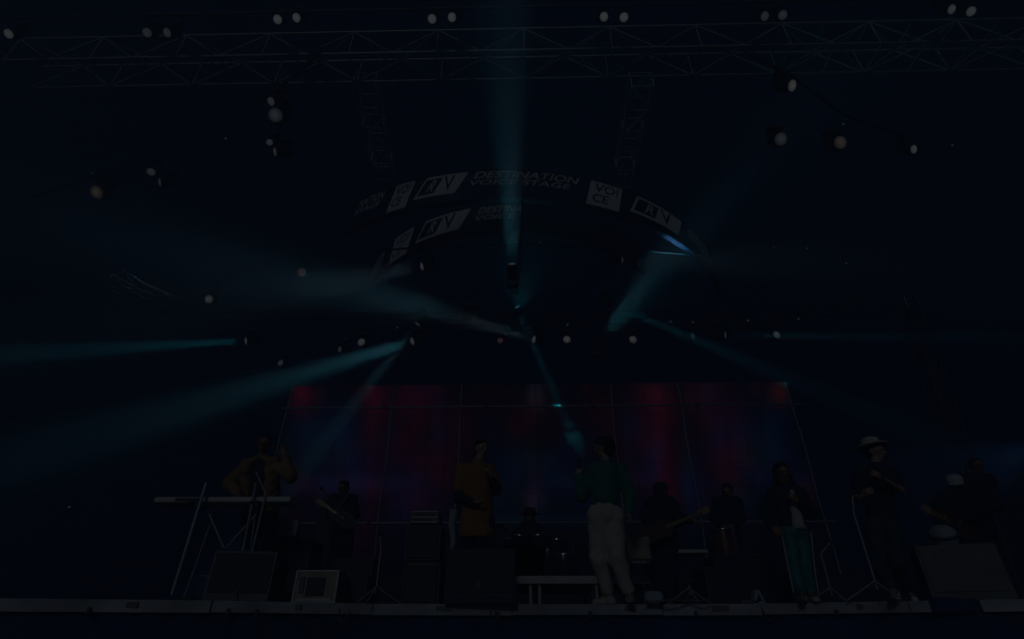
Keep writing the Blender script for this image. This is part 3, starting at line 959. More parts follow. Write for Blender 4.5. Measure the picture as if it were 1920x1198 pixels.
def surface_nets(D, org, h):
    S = D < 0
    nx, ny, nz = D.shape
    cs = [S[i:nx-1+i, j:ny-1+j, k:nz-1+k] for i, j, k in CORN]
    cnt = sum(c.astype(np.int8) for c in cs)
    cells = np.argwhere((cnt > 0) & (cnt < 8))
    if len(cells) == 0:
        return np.zeros((0, 3)), []
    vals = np.stack([D[cells[:, 0]+i, cells[:, 1]+j, cells[:, 2]+k] for i, j, k in CORN], 1)
    acc = np.zeros((len(cells), 3)); num = np.zeros(len(cells))
    for a, b in EDG:
        va, vb = vals[:, a], vals[:, b]
        m = (va < 0) != (vb < 0)
        t = np.where(m, va/np.where(m, va-vb, 1), 0)
        p = CORN[a] + t[:, None]*(CORN[b]-CORN[a])
        acc += np.where(m[:, None], p, 0); num += m
    V = (cells + acc/num[:, None])*h + org
    idx = -np.ones((nx-1, ny-1, nz-1), np.int64)
    idx[cells[:, 0], cells[:, 1], cells[:, 2]] = np.arange(len(cells))
    F = []
    for ax in range(3):
        a1, a2 = (ax+1) % 3, (ax+2) % 3
        sl0 = [slice(None)]*3; sl1 = [slice(None)]*3
        sl0[ax] = slice(0, -1); sl1[ax] = slice(1, None)
        A = S[tuple(sl0)]; B = S[tuple(sl1)]
        e = np.argwhere(A != B)
        ok = (e[:, a1] > 0) & (e[:, a2] > 0) & (e[:, a1] < D.shape[a1]-1) & (e[:, a2] < D.shape[a2]-1)
        e = e[ok]
        ins = A[e[:, 0], e[:, 1], e[:, 2]]
        def g(d1, d2):
            q = e.copy(); q[:, a1] -= d1; q[:, a2] -= d2
            return idx[q[:, 0], q[:, 1], q[:, 2]]
        Q = np.stack([g(1, 1), g(0, 1), g(0, 0), g(1, 0)], 1)
        Q[~ins] = Q[~ins][:, ::-1]
        F.append(Q)
    F = np.concatenate(F)
    F = F[(F >= 0).all(1)]
    return V, F

def cone_sd(P, a, b, ra, rb, flat=None):
    a = np.array(a, float); b = np.array(b, float)
    ba = b-a
    pa = P-a
    l2 = max(1e-9, float(ba@ba))
    t = np.clip((pa@ba)/l2, 0, 1)
    q = pa - t[..., None]*ba
    if flat is not None:
        ax, s = flat
        ax = np.array(ax, float); ax /= np.linalg.norm(ax)
        q = q + (q@ax)[..., None]*ax*(1/s-1)
    return np.sqrt((q*q).sum(-1)) - (ra + (rb-ra)*t)

def sdf_mesh(prims, h=0.014, k=0.03, fold=0.0, seed=0):
    """prims: dicts or tuples (a, b, ra, rb[, opts]); opts: flat=(axis, s), op='-' cuts, k=blend"""
    lo = np.full(3, 1e9); hi = -lo
    N = []
    for p in prims:
        a, b, ra, rb = p[:4]
        o = p[4] if len(p) > 4 else {}
        r = max(ra, rb)*(max(1, o['flat'][1]) if 'flat' in o else 1)
        N.append((np.array(a, float), np.array(b, float), ra, rb, o, r))
        if o.get('op') != '-':
            lo = np.minimum(lo, np.minimum(a, b)-r); hi = np.maximum(hi, np.maximum(a, b)+r)
    lo -= 3*h; hi += 3*h
    n = np.ceil((hi-lo)/h).astype(int)+1
    D = np.full(n, 0.2, np.float32)
    for a, b, ra, rb, o, r in N:
        if 'plane' in o:
            zz = lo[2] + h*np.arange(n[2])
            D = np.maximum(D, (o['plane'] - zz)[None, None, :].astype(np.float32))
            continue
        kk = o.get('k', k)
        m = r + kk + 2*h
        i0 = np.maximum(0, np.floor((np.minimum(a, b)-m-lo)/h).astype(int)); i1 = np.minimum(n, np.ceil((np.maximum(a, b)+m-lo)/h).astype(int)+1)
        if (i1 <= i0).any():
            continue
        g = np.stack(np.meshgrid(*[lo[c] + h*np.arange(i0[c], i1[c]) for c in range(3)], indexing='ij'), -1)
        d = cone_sd(g, a, b, ra, rb, o.get('flat'))
        s = D[i0[0]:i1[0], i0[1]:i1[1], i0[2]:i1[2]]
        if o.get('op') == '-':
            d = -d
            hh = np.maximum(kk-np.abs(s-d), 0)/kk
            s[...] = np.maximum(s, d) + hh*hh*kk/4
        else:
            hh = np.maximum(kk-np.abs(s-d), 0)/kk
            s[...] = np.minimum(s, d) - hh*hh*kk/4
    if fold > 0:
        g = np.meshgrid(*[lo[c] + h*np.arange(n[c]) for c in range(3)], indexing='ij')
        x, y, z = g
        w = np.sin(z*41+7*np.sin(x*9+seed)+4*np.cos(y*11+seed)) + .7*np.sin(x*33+z*17+5*np.sin(z*7+seed)) + .6*np.sin(y*37-z*23+seed*2)
        D += (fold*w).astype(np.float32)
    return surface_nets(D, lo, h)

def figure_mesh(name, chunks, m):
    """chunks: list of (V, F); joined as one mesh"""
    Vs = []; Fs = []; b = 0
    for V, F in chunks:
        if len(V) == 0: continue
        Vs.append(V); Fs.append(F+b); b += len(V)
    V = np.concatenate(Vs); F = np.concatenate(Fs)
    me = bpy.data.meshes.new(name)
    me.vertices.add(len(V)); me.vertices.foreach_set('co', V.astype(np.float32).ravel())
    me.loops.add(len(F)*4); me.loops.foreach_set('vertex_index', F.astype(np.int32).ravel())
    me.polygons.add(len(F)); me.polygons.foreach_set('loop_start', np.arange(0, len(F)*4, 4, dtype=np.int32))
    me.polygons.foreach_set('use_smooth', np.ones(len(F), bool))
    me.materials.append(m)
    me.update(calc_edges=True); me.validate()
    return me

def nrm(v):
    v = np.array(v, float); return v/max(1e-9, np.linalg.norm(v))

def hand_prims(w, d, palm, curl, side, s=1.0):
    """w wrist, d direction of the palm, palm = normal out of the palm, side=+1/-1 picks the thumb side"""
    d = nrm(d); palm = nrm(np.array(palm) - d*np.dot(palm, d)); t = np.cross(d, palm)*side
    w = np.array(w, float)
    P = []
    kn = w + d*.085*s
    P.append((w, kn - d*.01, .024*s, .03*s, dict(flat=(palm, .62))))
    P.append((w + t*.016*s + d*.03*s, kn + t*.022*s, .018*s, .016*s, dict(k=.012)))
    P.append((w - t*.016*s + d*.03*s, kn - t*.02*s, .018*s, .015*s, dict(k=.012)))
    for i, (o, L) in enumerate(((.030, .068), (.010, .078), (-.010, .073), (-.029, .058))):
        p = kn + t*o*s - palm*.002
        dd = d.copy()
        c = curl*(1 + .08*(i-1.5))
        for sgl, fr, r in ((0, .45, .0095), (1, .32, .0085), (2, .23, .0078)):
            ang = c*(.45, 1.0, .8)[sgl]
            dd = nrm(dd*math.cos(ang) + palm*math.sin(ang))
            q = p + dd*L*fr*s
            P.append((p, q, r*s, r*.93*s, dict(k=.004)))
            p = q
    th = w + t*.022*s + d*.02*s
    d1 = nrm(d*.75 + t*.7 + palm*.25*(1+curl))
    q = th + d1*.042*s
    P.append((th, q, .014*s, .011*s, dict(k=.01)))
    d2 = nrm(d1*.8 + palm*.7*curl + d*.3)
    P.append((q, q + d2*.032*s, .0105*s, .0085*s, dict(k=.006)))
    return P

def head_prims(c, f, u):
    f = nrm(f); u = nrm(np.array(u) - f*np.dot(u, f)); r = np.cross(f, u)
    c = np.array(c, float)
    P = [(c + u*.032 - f*.022, c + u*.030 + f*.012, .086, .084, {}),
         (c + u*.02 + f*.03, c - u*.072 + f*.048, .066, .03, {}),
         (c - u*.02 + f*.0 + r*.045, c - u*.055 + f*.04 + r*.018, .03, .02, {}),
         (c - u*.02 + f*.0 - r*.045, c - u*.055 + f*.04 - r*.018, .03, .02, {}),
         (c + u*.028 + f*.088 - r*.03, c + u*.028 + f*.088 + r*.03, .010, .010, dict(k=.012)),
         (c + u*.012 + f*.092, c - u*.018 + f*.112, .008, .013, dict(k=.01)),
         (c - u*.020 + f*.1 + r*.01, c - u*.020 + f*.1 - r*.01, .009, .009, dict(k=.008)),
         (c - u*.043 + f*.088 + r*.02, c - u*.043 + f*.088 - r*.02, .008, .008, dict(k=.008)),
         (c - u*.055 + f*.084 + r*.014, c - u*.055 + f*.084 - r*.014, .009, .009, dict(k=.008)),
         (c - u*.049 + f*.1 + r*.022, c - u*.049 + f*.1 - r*.022, .002, .002, dict(op='-', k=.006)),
         (c + u*.008 + f*.102 + r*.031, c + u*.008 + f*.102 + r*.034, .014, .014, dict(op='-', k=.012)),
         (c + u*.008 + f*.102 - r*.031, c + u*.008 + f*.102 - r*.034, .014, .014, dict(op='-', k=.012))]
    for s in (-1, 1):
        P.append((c + r*s*.083 + u*.018 - f*.012, c + r*s*.08 - u*.018 - f*.004, .017, .011, dict(k=.008, flat=(r, .5))))
    return P, f, u, r

def person(label, J, skin, top, bottom, face, Y0, group='musicians on the stage', up=(0, 0, 1), hair=None, shoes='black', barefoot=False,
           build=1.0, eyes=True, sleeves=1.0, curlL=.9, curlR=.9, palmL=None, palmR=None, extra=None, flare=0.0, hands=(True, True)):
    """J: joints as world points"""
    J = {k: np.array(v, float) for k, v in J.items()}
    base = Vector(((J['ankL'][0]+J['ankR'][0])/2, (J['ankL'][1]+J['ankR'][1])/2, min(J['toeL'][2], J['toeR'][2]) - .03))
    t = thing('person', label, 'person', base, group)
    O = np.array(base)
    for k in J: J[k] = J[k] - O
    b = build
    hd, f, u, r = head_prims(J['head'], face, up)
    nk, pel = J['neck'], J['pel']
    chest = nk*.72 + pel*.28; waist = nk*.33 + pel*.67
    shl, shr = J['shL'], J['shR']
    acr = nrm(shr-shl)
    fl = dict(flat=(nrm(np.cross(acr, (0, 0, 1))), .72))
    body = [(nk, J['head'] - u*.02, .052, .055, {}), (chest, waist, .15*b, .125*b, fl), (waist, pel, .125*b, .145*b, fl),
            (shl*.85+nk*.15, shr*.85+nk*.15, .06*b, .06*b, {}), (nk, chest, .06*b, .13*b, fl)]
    for s in 'LR':
        body += [(J['sh'+s], J['el'+s], .048*b, .038*b, {}), (J['el'+s], J['wr'+s], .038*b, .026, {}),
                 (J['hip'+s], J['kn'+s], .078*b, .052*b, {}), (J['kn'+s], J['ank'+s], .05*b, .036, {}),
                 (J['ank'+s]*.9 + J['toe'+s]*.1, J['toe'+s], .032, .026, {})]
    chunks = [sdf_mesh(body, .016, .035), sdf_mesh(hd + [(nk, J['head']-u*.03, .05, .052, {})], .0065, .02)]
    for i, s in enumerate('LR'):
        if not hands[i]: continue
        d = nrm(J['wr'+s]-J['el'+s]) if ('hd'+s) not in J else nrm(J['hd'+s]-J['wr'+s])
        pm = (palmL, palmR)[i]
        pm = pm if pm is not None else (0, 0, -1) if abs(d[2]) < .8 else (0, 1, 0)
        chunks.append(sdf_mesh([(J['wr'+s]-d*.03, J['wr'+s], .027, .026, {})] + hand_prims(J['wr'+s], d, pm, (curlL, curlR)[i], 1 if s == 'L' else -1), .0055, .008))
    link(bpy.data.objects.new('body', figure_mesh('body', chunks, M[skin])), t)
    if eyes:
        for s in (-1, 1):
            e = J['head'] + u*.009 + f*.083 + r*s*.031
            V, F = sdf_mesh([(e, e + r*.001, .012, .012, {})], .005, .005)
            link(bpy.data.objects.new('eye', figure_mesh('eye', [(V, F)], M['eye'])), t)
    # upper clothing
    tm, th, hem, ex = top            # material, thickness, hem width, drop below pelvis
    g = th
    tp = [(chest, waist, .155*b+g, .14*b+g, fl), (waist, pel - np.array((0, 0, ex)), .14*b+g, hem, fl),
          (shl*.9+nk*.1, shr*.9+nk*.1, .066*b+g, .066*b+g, {}), (nk + (chest-nk)*.25, chest, .075*b+g*.6, .14*b+g, fl),
          (nk - u*.04, nk - u*.005, .064+g*.4, .056+g*.3, {})]
    tp.append((pel, pel, .01, .01, dict(plane=float(pel[2] - ex - hem*.25), op='-')))
    for i, s in enumerate('LR'):
        e = J['el'+s]; w = J['wr'+s]
        tp.append((J['sh'+s], e if sleeves > .5 else J['sh'+s]*.35 + e*.65, .062*b+g, .054*b+g, {}))
        if sleeves > .5:
            w2 = e + (w-e)*min(.97, (sleeves-.5)*2)
            tp.append((e, w2, .054*b+g, .038*b+g*.7, {}))
    tp.append((J['head'] - u*.03, J['head'] + u*.1, .07, .09, dict(op='-', k=.01)))
    link(bpy.data.objects.new('shirt' if th < .02 else 'jacket', figure_mesh('top', [sdf_mesh(tp, .013, .03, .0035, seed=len(label))], M[tm])), t)
    # lower clothing
    bm, bt, ankw = bottom
    bp = [(pel + (waist-pel)*.4, pel, .135*b+bt*.6, .148*b+bt, fl)]
    for s in 'LR':
        kn, an = J['kn'+s], J['ank'+s]
        bp += [(J['hip'+s], kn, .088*b+bt, .064*b+bt, {}), (kn, kn*.1+an*.9 + np.array((0, 0, .01)), .064*b+bt, ankw, {})]
        bp += [(J['hip'+s]*.5+pel*.5, J['hip'+s], .11*b+bt, .09*b+bt, {})]
    link(bpy.data.objects.new('trousers', figure_mesh('bottom', [sdf_mesh(bp, .014, .03, .0035, seed=3+len(label))], M[bm])), t)
    for s in 'LR':
        an, to = J['ank'+s], J['toe'+s]
        d = nrm((to-an)*np.array((1, 1, 0)))
        if np.linalg.norm((to-an)[:2]) < .02: d = np.array((0, -1, 0.))
        flo = min(to[2]-.03, an[2]-.06)
        heel = np.array((an[0], an[1], flo+.036)) - d*.045
        tip = np.array((an[0], an[1], flo+.03)) + d*.155
        V = sdf_mesh([(heel, tip, .042, .036, dict(flat=((0, 0, 1), .8))), (heel + d*.03 + np.array((0, 0, .02)), an + np.array((0, 0, .03)), .045, .047, {}),
                      (heel - np.array((0, 0, .022)), tip - np.array((0, 0, .018)), .045, .041, dict(flat=((0, 0, 1), .3), k=.006))], .009, .03)
        link(bpy.data.objects.new('shoe', figure_mesh('shoe', [V], M[shoes])), t)
    hd0 = J['head']
    if hair:
        hp = []
        if hair == 'short':
            hp = [(hd0 + u*.05 - f*.03, hd0 + u*.055 + f*.012, .088, .082, {}), (hd0 - f*.045, hd0 - f*.04 - u*.03, .075, .06, {})]
        if hair == 'bushy':
            hp = [(hd0 + u*.055 - f*.045, hd0 + u*.06 + f*.01, .11, .095, {}), (hd0 - f*.06, hd0 - f*.05 - u*.05, .1, .075, {})]
        if hair == 'long':
            hp = [(hd0 + u*.05 - f*.03, hd0 + u*.055 + f*.012, .094, .086, {}), (hd0 - f*.05, hd0 - f*.05 - u*.2, .08, .055, {})]
            for s in (-1, 1):
                hp += [(hd0 + r*s*.07 - f*.01 + u*.02, hd0 + r*s*.1 - u*.2 - f*.03, .03, .035, {}), (hd0 + r*s*.1 - u*.2 - f*.03, hd0 + r*s*.12 - u*.33 + f*.0, .035, .018, {})]
        if hair != 'bald':
            hp.append((hd0 - u*.09 + f*.10, hd0 + u*.028 + f*.11, .06, .066, dict(op='-', k=.012)))
            link(bpy.data.objects.new('hair', figure_mesh('hair', [sdf_mesh(hp, .009, .03, .002, seed=5)], M['hair'])), t)
    return t, J, (f, u, r), O

def hat(t, c, u, f, m, kind='brim'):
    c = Vector(c); u = Vector(u); f = Vector(f)
    c0 = c + u*.075 - f*.01
    if kind == 'brim':
        mb = MB().lathe([(.175, .0), (.185, .012), (.15, .004), (.108, .0), (.104, .04), (.095, .085), (.07, .105), (.03, .098), (.001, .092)], c0, u, 24)
        mb.build('hat', m, t)
    elif kind == 'cap':
        mb = MB().lathe([(.104, -.02), (.106, .02), (.092, .06), (.06, .083), (.001, .09)], c0, u, 20)
        r = f.cross(u)
        vs = []
        for k in range(9):
            a = -1.1 + 2.2*k/8
            vs.append(c0 + f*(.1*math.cos(a)) + r*(.1*math.sin(a)) - u*.012)
        for k in range(9):
            a = -1.1 + 2.2*k/8
            vs.append(c0 + f*(.06+.12*math.cos(a*.85)) + r*(.095*math.sin(a)) - u*.028)
        fs = [(k, k+1, k+10, k+9) for k in range(8)]
        vs2 = [v - u*.006 for v in vs]
        mb.add(vs + vs2, fs + [tuple(q+18 for q in f_[::-1]) for f_ in fs] + [(k+9, k+10, k+28, k+27) for k in range(8)])
        mb.build('cap', m, t)

def mic(p, d, label, cable_to=None):
    """hand microphone: p the head, d towards the tail"""
    t = thing('microphone', label, 'microphone', p, None)
    d = Vector(d).normalized()
    MB().lathe([(.001, -.03), (.018, -.026), (.026, -.008), (.027, .01), (.02, .028)], (0, 0, 0), d, 14).build('grille', M['grille'], t)
    MB().lathe([(.02, .028), (.017, .04), (.013, .16), (.015, .2), (.001, .202)], (0, 0, 0), d, 12).build('handle', M['black'], t)
    return t

def floor_fix(J, tz=0.03):
    for s in 'LR':
        J['ank'+s] = Vector((J['ank'+s].x, J['ank'+s].y, SZ + .095))
        J['toe'+s] = Vector((J['toe'+s].x, J['toe'+s].y, SZ + tz))
    return J

def joints(Y, px):
    """px: name -> (px, py[, extra depth])"""
    return {k: at(v[0], v[1], Y + (v[2] if len(v) > 2 else 0)) for k, v in px.items()}

# --- the singer in the green jacket, seen from behind, head turned left
Js = joints(6.78, dict(head=(1131, 840), neck=(1137, 868), pel=(1134, 962), shL=(1110, 882, -.02), shR=(1164, 884, .02),
    elL=(1091, 928, .05), wrL=(1085, 893, .16), hdL=(1087, 868, .18), elR=(1181, 925, -.08), wrR=(1180, 957, -.1), hdR=(1181, 975, -.1),
    hipL=(1121, 968), hipR=(1150, 968), knL=(1122, 1046, .03), knR=(1157, 1048, -.05), ankL=(1140, 1108, .08), ankR=(1179, 1110, -.02), toeL=(1120, 1120, .12), toeR=(1184, 1128, -.2)))
floor_fix(Js)
singer, J, fr, O = person('singer in a green jacket and cream trousers standing with his back half turned', Js, 'skin2', ('green', .03, .155, -.03), ('cream', .036, .072),
       (-1, .1, -.05), 6.6, hair='bushy', shoes='boot', build=1.0, sleeves=.97, palmL=(.3, 1, .2), palmR=(-1, .2, 0), curlL=1.1, curlR=.7)
# belt line of the shirt and the fold seams of the trousers
mic(at(1085, 862, 6.94), Vector((.02, .05, -1)), 'black hand microphone held up by the singer in the green jacket')

# --- man in the long orange shirt
Jo = joints(6.95, dict(head=(903, 843), neck=(897, 868), pel=(895, 972), shL=(866, 884), shR=(916, 886, .05),
    elL=(860, 933, -.05), wrL=(886, 940, -.22), hdL=(897, 943, -.24), elR=(931, 918, .0), wrR=(922, 897, -.16), hdR=(919, 888, -.18),
    hipL=(880, 978), hipR=(912, 978), knL=(876, 1055), knR=(918, 1055), ankL=(872, 1110), ankR=(922, 1110), toeL=(868, 1120, -.2), toeR=(930, 1120, -.2)))
floor_fix(Jo)
om, J, fr, O = person('man in a long ochre orange tunic with black sleeves facing right and smiling', Jo, 'skin2', ('orange', .036, .225, .17), ('dark', .004, .05),
       (.55, -.8, -.05), 6.95, hair='short', shoes='black', build=1.08, sleeves=.2, palmL=(0, .3, 1), palmR=(-1, 0, .3))
for s in 'LR':
    V = sdf_mesh([(J['sh'+s]*.9+J['el'+s]*.1, J['el'+s], .088, .066, {}), (J['el'+s], J['wr'+s], .066, .046, {})], .012, .03, .003)
    link(bpy.data.objects.new('sleeve', figure_mesh('sleeve', [V], M['dark'])), om)
sc_ = MB()
a_ = at(852, 955, 7.0) - Vector(O); b_ = at(846, 1035, 7.05) - Vector(O)
sc_.tube([a_, a_.lerp(b_, .35) + Vector((-.02, 0, 0)), a_.lerp(b_, .7) + Vector((.02, 0, 0)), b_], .055, 10, r2=.03)
sc_.build('towel', M['paleblue'], om)

# --- keyboard player in the tan jacket
Jk = joints(7.05, dict(head=(495, 833, -.05), neck=(490, 862), pel=(486, 965, .1), shL=(458, 876), shR=(518, 872),
    elL=(430, 905, -.1), wrL=(446, 925, -.32), hdL=(449, 934, -.4), elR=(545, 893, -.1), wrR=(532, 852, -.1), hdR=(530, 832, -.08),
    hipL=(472, 972, .1), hipR=(502, 972, .1), knL=(468, 1045, .1), knR=(505, 1045, .1), ankL=(465, 1100, .12), ankR=(508, 1100, .12), toeL=(462, 1110, -.05), toeR=(512, 1110, -.05)))
floor_fix(Jk)
kp, J, fr, O = person('keyboard player in an open tan jacket raising one hand behind the long keyboard', Jk, 'skin', ('dark', .012, .15, .0), ('dark', .02, .05),
       (.25, -.95, -.15), 7.0, hair='short', build=1.1, sleeves=.4, palmL=(0, 0, -1), palmR=(0, -1, 0), curlL=.5, curlR=.3)
u_ = np.array((0, 0, 1.))
ch = J['neck']*.72 + J['pel']*.28
for s, sg in (('L', -1), ('R', 1)):
    V = sdf_mesh([(J['sh'+s]*.9+J['neck']*.1, J['el'+s], .088, .076, {}), (J['el'+s], J['wr'+s]*.9+J['el'+s]*.1, .076, .056, {}),
                  (J['sh'+s]*.75+J['neck']*.25, J['pel'] + np.array((sg*.15, -.02, .06)), .085, .1, dict(flat=((0, 1, 0), 1.5))),
                  (J['sh'+s]*.5+J['neck']*.5, J['neck']+np.array((sg*.05, -.03, 0)), .07, .06, {}),
                  (J['neck'], J['pel']-np.array((0, .16, 0)), .075, .09, dict(op='-', k=.02)),
                  (J['head']-u_*.03, J['head']+u_*.1, .09, .1, dict(op='-', k=.01))], .012, .04, .004, seed=9)
    link(bpy.data.objects.new('jacket_half', figure_mesh('jacket_half', [V], M['tan'])), kp)

# --- woman with long hair and teal trousers
Jg = joints(6.6, dict(head=(1467, 888), neck=(1472, 910), pel=(1487, 992), shL=(1451, 925), shR=(1499, 925),
    elL=(1438, 965, -.02), wrL=(1449, 985, -.2), hdL=(1454, 992, -.24), elR=(1520, 962, -.02), wrR=(1499, 941, -.2), hdR=(1491, 934, -.22),
    hipL=(1478, 998), hipR=(1500, 998), knL=(1489, 1058, -.02), knR=(1510, 1060), ankL=(1502, 1112, -.02), ankR=(1518, 1112, .05), toeL=(1505, 1122, -.2), toeR=(1530, 1122, -.1)))
floor_fix(Jg)
gw, J, fr, O = person('woman with long dark hair in a dark jacket and teal trousers', Jg, 'skin', ('navy', .028, .15, -.05), ('teal', .022, .075),
       (-.15, -.95, -.15), 7.0, hair='long', shoes='boot', build=.8, palmL=(.3, 1, 0), palmR=(-.3, 1, 0), curlL=1.0)
V = sdf_mesh([(J['neck']*.8+J['pel']*.2+np.array((.02, -.085, 0)), J['pel']+np.array((.03, -.09, .02)), .035, .075, dict(flat=((0, 1, 0), .9))), (J['pel'], J['pel'], .01, .01, dict(plane=float(J['pel'][2]-.02), op='-'))], .012, .03, .003)
link(bpy.data.objects.new('undershirt', figure_mesh('undershirt', [V], M['paleshirt'])), gw)
for s, sg in (('L', -1), ('R', 1)):
    pts = [J['hip'+s] + np.array((sg*.1, -.06, 0)), J['kn'+s] + np.array((sg*.085, -.03, 0)), J['ank'+s] + np.array((sg*.085, -.02, 0))]
    MB().tube([Vector(p) for p in pts], .009, 6).build('side_stripe', M['paleshirt'], gw)

# --- man in the wide hat with a microphone at his mouth
Jh = joints(6.4, dict(head=(1641, 848), neck=(1642, 872), pel=(1655, 985), shL=(1617, 888), shR=(1672, 890, .03),
    elL=(1604, 935, .0), wrL=(1616, 930, -.25), hdL=(1622, 925, -.3), elR=(1688, 918, -.12), wrR=(1656, 897, -.28), hdR=(1645, 890, -.3),
    hipL=(1640, 992), hipR=(1670, 992), knL=(1645, 1055, -.05), knR=(1680, 1055), ankL=(1676, 1108, -.1), ankR=(1703, 1106, .25), toeL=(1675, 1118, -.3), toeR=(1712, 1114, .1)))
floor_fix(Jh)
hm_, J, fr, O = person('man in a wide off white hat and dark denim holding a microphone to his mouth', Jh, 'skin2', ('navy', .022, .165, .05), ('denim', .02, .06),
       (.6, -.8, -.1), 6.85, hair='short', shoes='white', build=.98, sleeves=.3, palmL=(1, 0, 0), palmR=(-.2, 1, .3), curlR=1.2)
hat(hm_, J['head'], nrm(fr[1]*1.0 + np.array((-.12, .1, 0))), fr[0], M['whitehat'])
mic(at(1645, 872, 6.1), Vector((.05, -.1, -1)), 'black hand microphone held by the man in the off white hat')

# --- players further back
def standing(label, Y, hx, hy, px_h, skin, top, bottom, face, hair='short', arms=None, lean=0, **kw):
    """a standing figure whose crown is near (hx, hy); px_h pixels from crown to the hips"""
    s = px_h/100.0
    p = dict(head=(hx, hy+12*s), neck=(hx+lean*.2, hy+27*s), pel=(hx+lean, hy+98*s), shL=(hx-20*s, hy+36*s), shR=(hx+20*s, hy+36*s),
             elL=(hx-27*s, hy+66*s, -.02), wrL=(hx-10*s, hy+82*s, -.22), elR=(hx+27*s, hy+66*s, -.02), wrR=(hx+12*s, hy+80*s, -.22),
             hipL=(hx-10*s+lean, hy+102*s), hipR=(hx+10*s+lean, hy+102*s), knL=(hx-12*s+lean, hy+150*s), knR=(hx+12*s+lean, hy+150*s),
             ankL=(hx-12*s+lean, hy+190*s), ankR=(hx+13*s+lean, hy+190*s), toeL=(hx-14*s+lean, hy+196*s, -.2), toeR=(hx+15*s+lean, hy+196*s, -.2))
    if arms: p.update(arms)
    J = joints(Y, p)
    floor_fix(J)
    for s_ in 'LR':
        J['kn'+s_].z = SZ + .5
    return person(label, J, skin, top, bottom, face, Y, hair=hair, **kw)
g1, J1, fr1, O1 = standing('guitarist in black with an open jacket standing left in front of the video wall', 9.2, 643, 905, 88, 'skin', ('dark', .025, .16, .05), ('dark', .02, .055), (-.3, -.9, -.2), hair='short')
MB().tube([Vector(J1['shR']) + Vector((-.05, -.12, .05)), Vector(J1['neck'])*.5+Vector(J1['pel'])*.5 + Vector((-.03, -.2, 0)), Vector(J1['hipL']) + Vector((-.08, -.14, .1))], .02, 6).build('guitar_strap', M['grey'], g1)
g2, J2, fr2, O2 = standing('bass player in a dark flat cap and wide black clothes', 8.0, 1240, 915, 84, 'skin', ('dark', .04, .2, .12), ('dark', .05, .1), (-.6, -.8, -.3), hair='short', build=1.1,
       arms=dict(elL=(1213, 968, -.02), wrL=(1228, 990, -.25), elR=(1268, 972, -.05), wrR=(1290, 972, -.25)))
hat(g2, J2['head'], fr2[1], fr2[0], M['navy'], 'cap')
g3, J3, fr3, O3 = standing('player in black with a patterned shirt standing behind the low black cases', 8.9, 1364, 912, 86, 'skin', ('dark', .03, .18, .05), ('dark', .02, .055), (-.4, -.9, -.3), hair='short', build=1.1)
g4, J4, fr4, O4 = standing('man in black standing furthest right with his hand at his belly', 8.3, 1833, 862, 105, 'skin', ('dark', .025, .17, .05), ('dark', .02, .055), (-.3, -.95, -.1), hair='short',
       arms=dict(wrR=(1836, 955, -.3), elR=(1866, 948, -.1), wrL=(1822, 952, -.25)), build=1.1)
g5, J5, fr5, O5 = standing('player in a white cap leaning over his instrument at the right', 7.9, 1793, 900, 92, 'skin', ('dark', .03, .18, .05), ('dark', .02, .055), (-.5, -.85, -.35), hair='short',
       arms=dict(elL=(1760, 945, -.15), wrL=(1766, 962, -.35), elR=(1822, 960, -.1), wrR=(1800, 975, -.35)), build=1.05)
hat(g5, J5['head'], fr5[1], fr5[0], M['white'], 'cap')
# drummer seated on the riser
RH = 0.42
YD = 9.2
Jd = joints(YD, dict(head=(993, 973), neck=(993, 986), pel=(994, 1035), shL=(978, 994), shR=(1009, 994), elL=(970, 1012, -.1), wrL=(980, 1016, -.35), elR=(1017, 1012, -.1), wrR=(1010, 1015, -.35),
    hipL=(985, 1040), hipR=(1003, 1040), knL=(975, 1040, -.42), knR=(1013, 1040, -.42), ankL=(976, 1075, -.4), ankR=(1012, 1075, -.4), toeL=(975, 1080, -.6), toeR=(1013, 1080, -.6)))
for s in 'LR':
    Jd['ank'+s].z = SZ + RH + .095; Jd['toe'+s].z = SZ + RH + .03; Jd['kn'+s].z = SZ + RH + .55; Jd['hip'+s].z = SZ + RH + .58
Jd['pel'].z = SZ + RH + .62
dr, J6, fr6, O6 = person('drummer in a brimmed dark hat sitting behind the drum kit', Jd, 'skin', ('navy', .02, .16, 0), ('dark', .02, .055), (0, -1, -.1), YD, hair='short')
hat(dr, J6['head'], fr6[1], fr6[0], M['navy'])
# ------------------------------------------------------------------ instruments and gear
def put(name, label, cat, p, group=None, rotz=0.0):
    return thing(name, label, cat, p, group, rotz)
def floorpt(px, Y):
    d = ray(px, 1125)
    return Vector((d.x*Y, Y, SZ))
def topz(px, py, Y):
    return at(px, py, Y).z

# keyboard on its stand at the left
Yk = 6.6
a = at(300, 941, Yk); b = at(552, 939, Yk)
kb = put('keyboard', 'long pale keyboard standing across two slanted column stands', 'keyboard', ((a.x+b.x)/2, Yk, a.z))
kw = b.x-a.x
MB().box((0, 0.02, 0), (kw, .30, .065), bev=.012).build('case', M['white'], kb)
MB().box((0, .10, .045), (kw*.98, .14, .03), bev=.008).build('control_panel', M['grey'], kb)
for k in range(52):
    x = -kw*.47 + kw*.94*(k+.5)/52
    kmesh = None
    if k == 0:
        key_me = MB().box((0, 0, 0), (kw*.94/52-.0015, .14, .016), bev=.003).mesh('white_key', M['white'])
        bk_me = MB().box((0, 0, 0), (.011, .09, .012), bev=.002).mesh('black_key', M['black'])
    o = link(bpy.data.objects.new('white_key', key_me), kb); o.location = (x, .235-.02, .03)
    o.rotation_euler = (0, 0, 0)
    if k % 7 in (0, 1, 3, 4, 5):
        o = link(bpy.data.objects.new('black_key', bk_me), kb); o.location = (x+kw*.47/52, .19, .045)
MB().box((-kw*.25, -.132, .0), (.3, .004, .035)).build('rear_socket_strip', M['black'], kb)
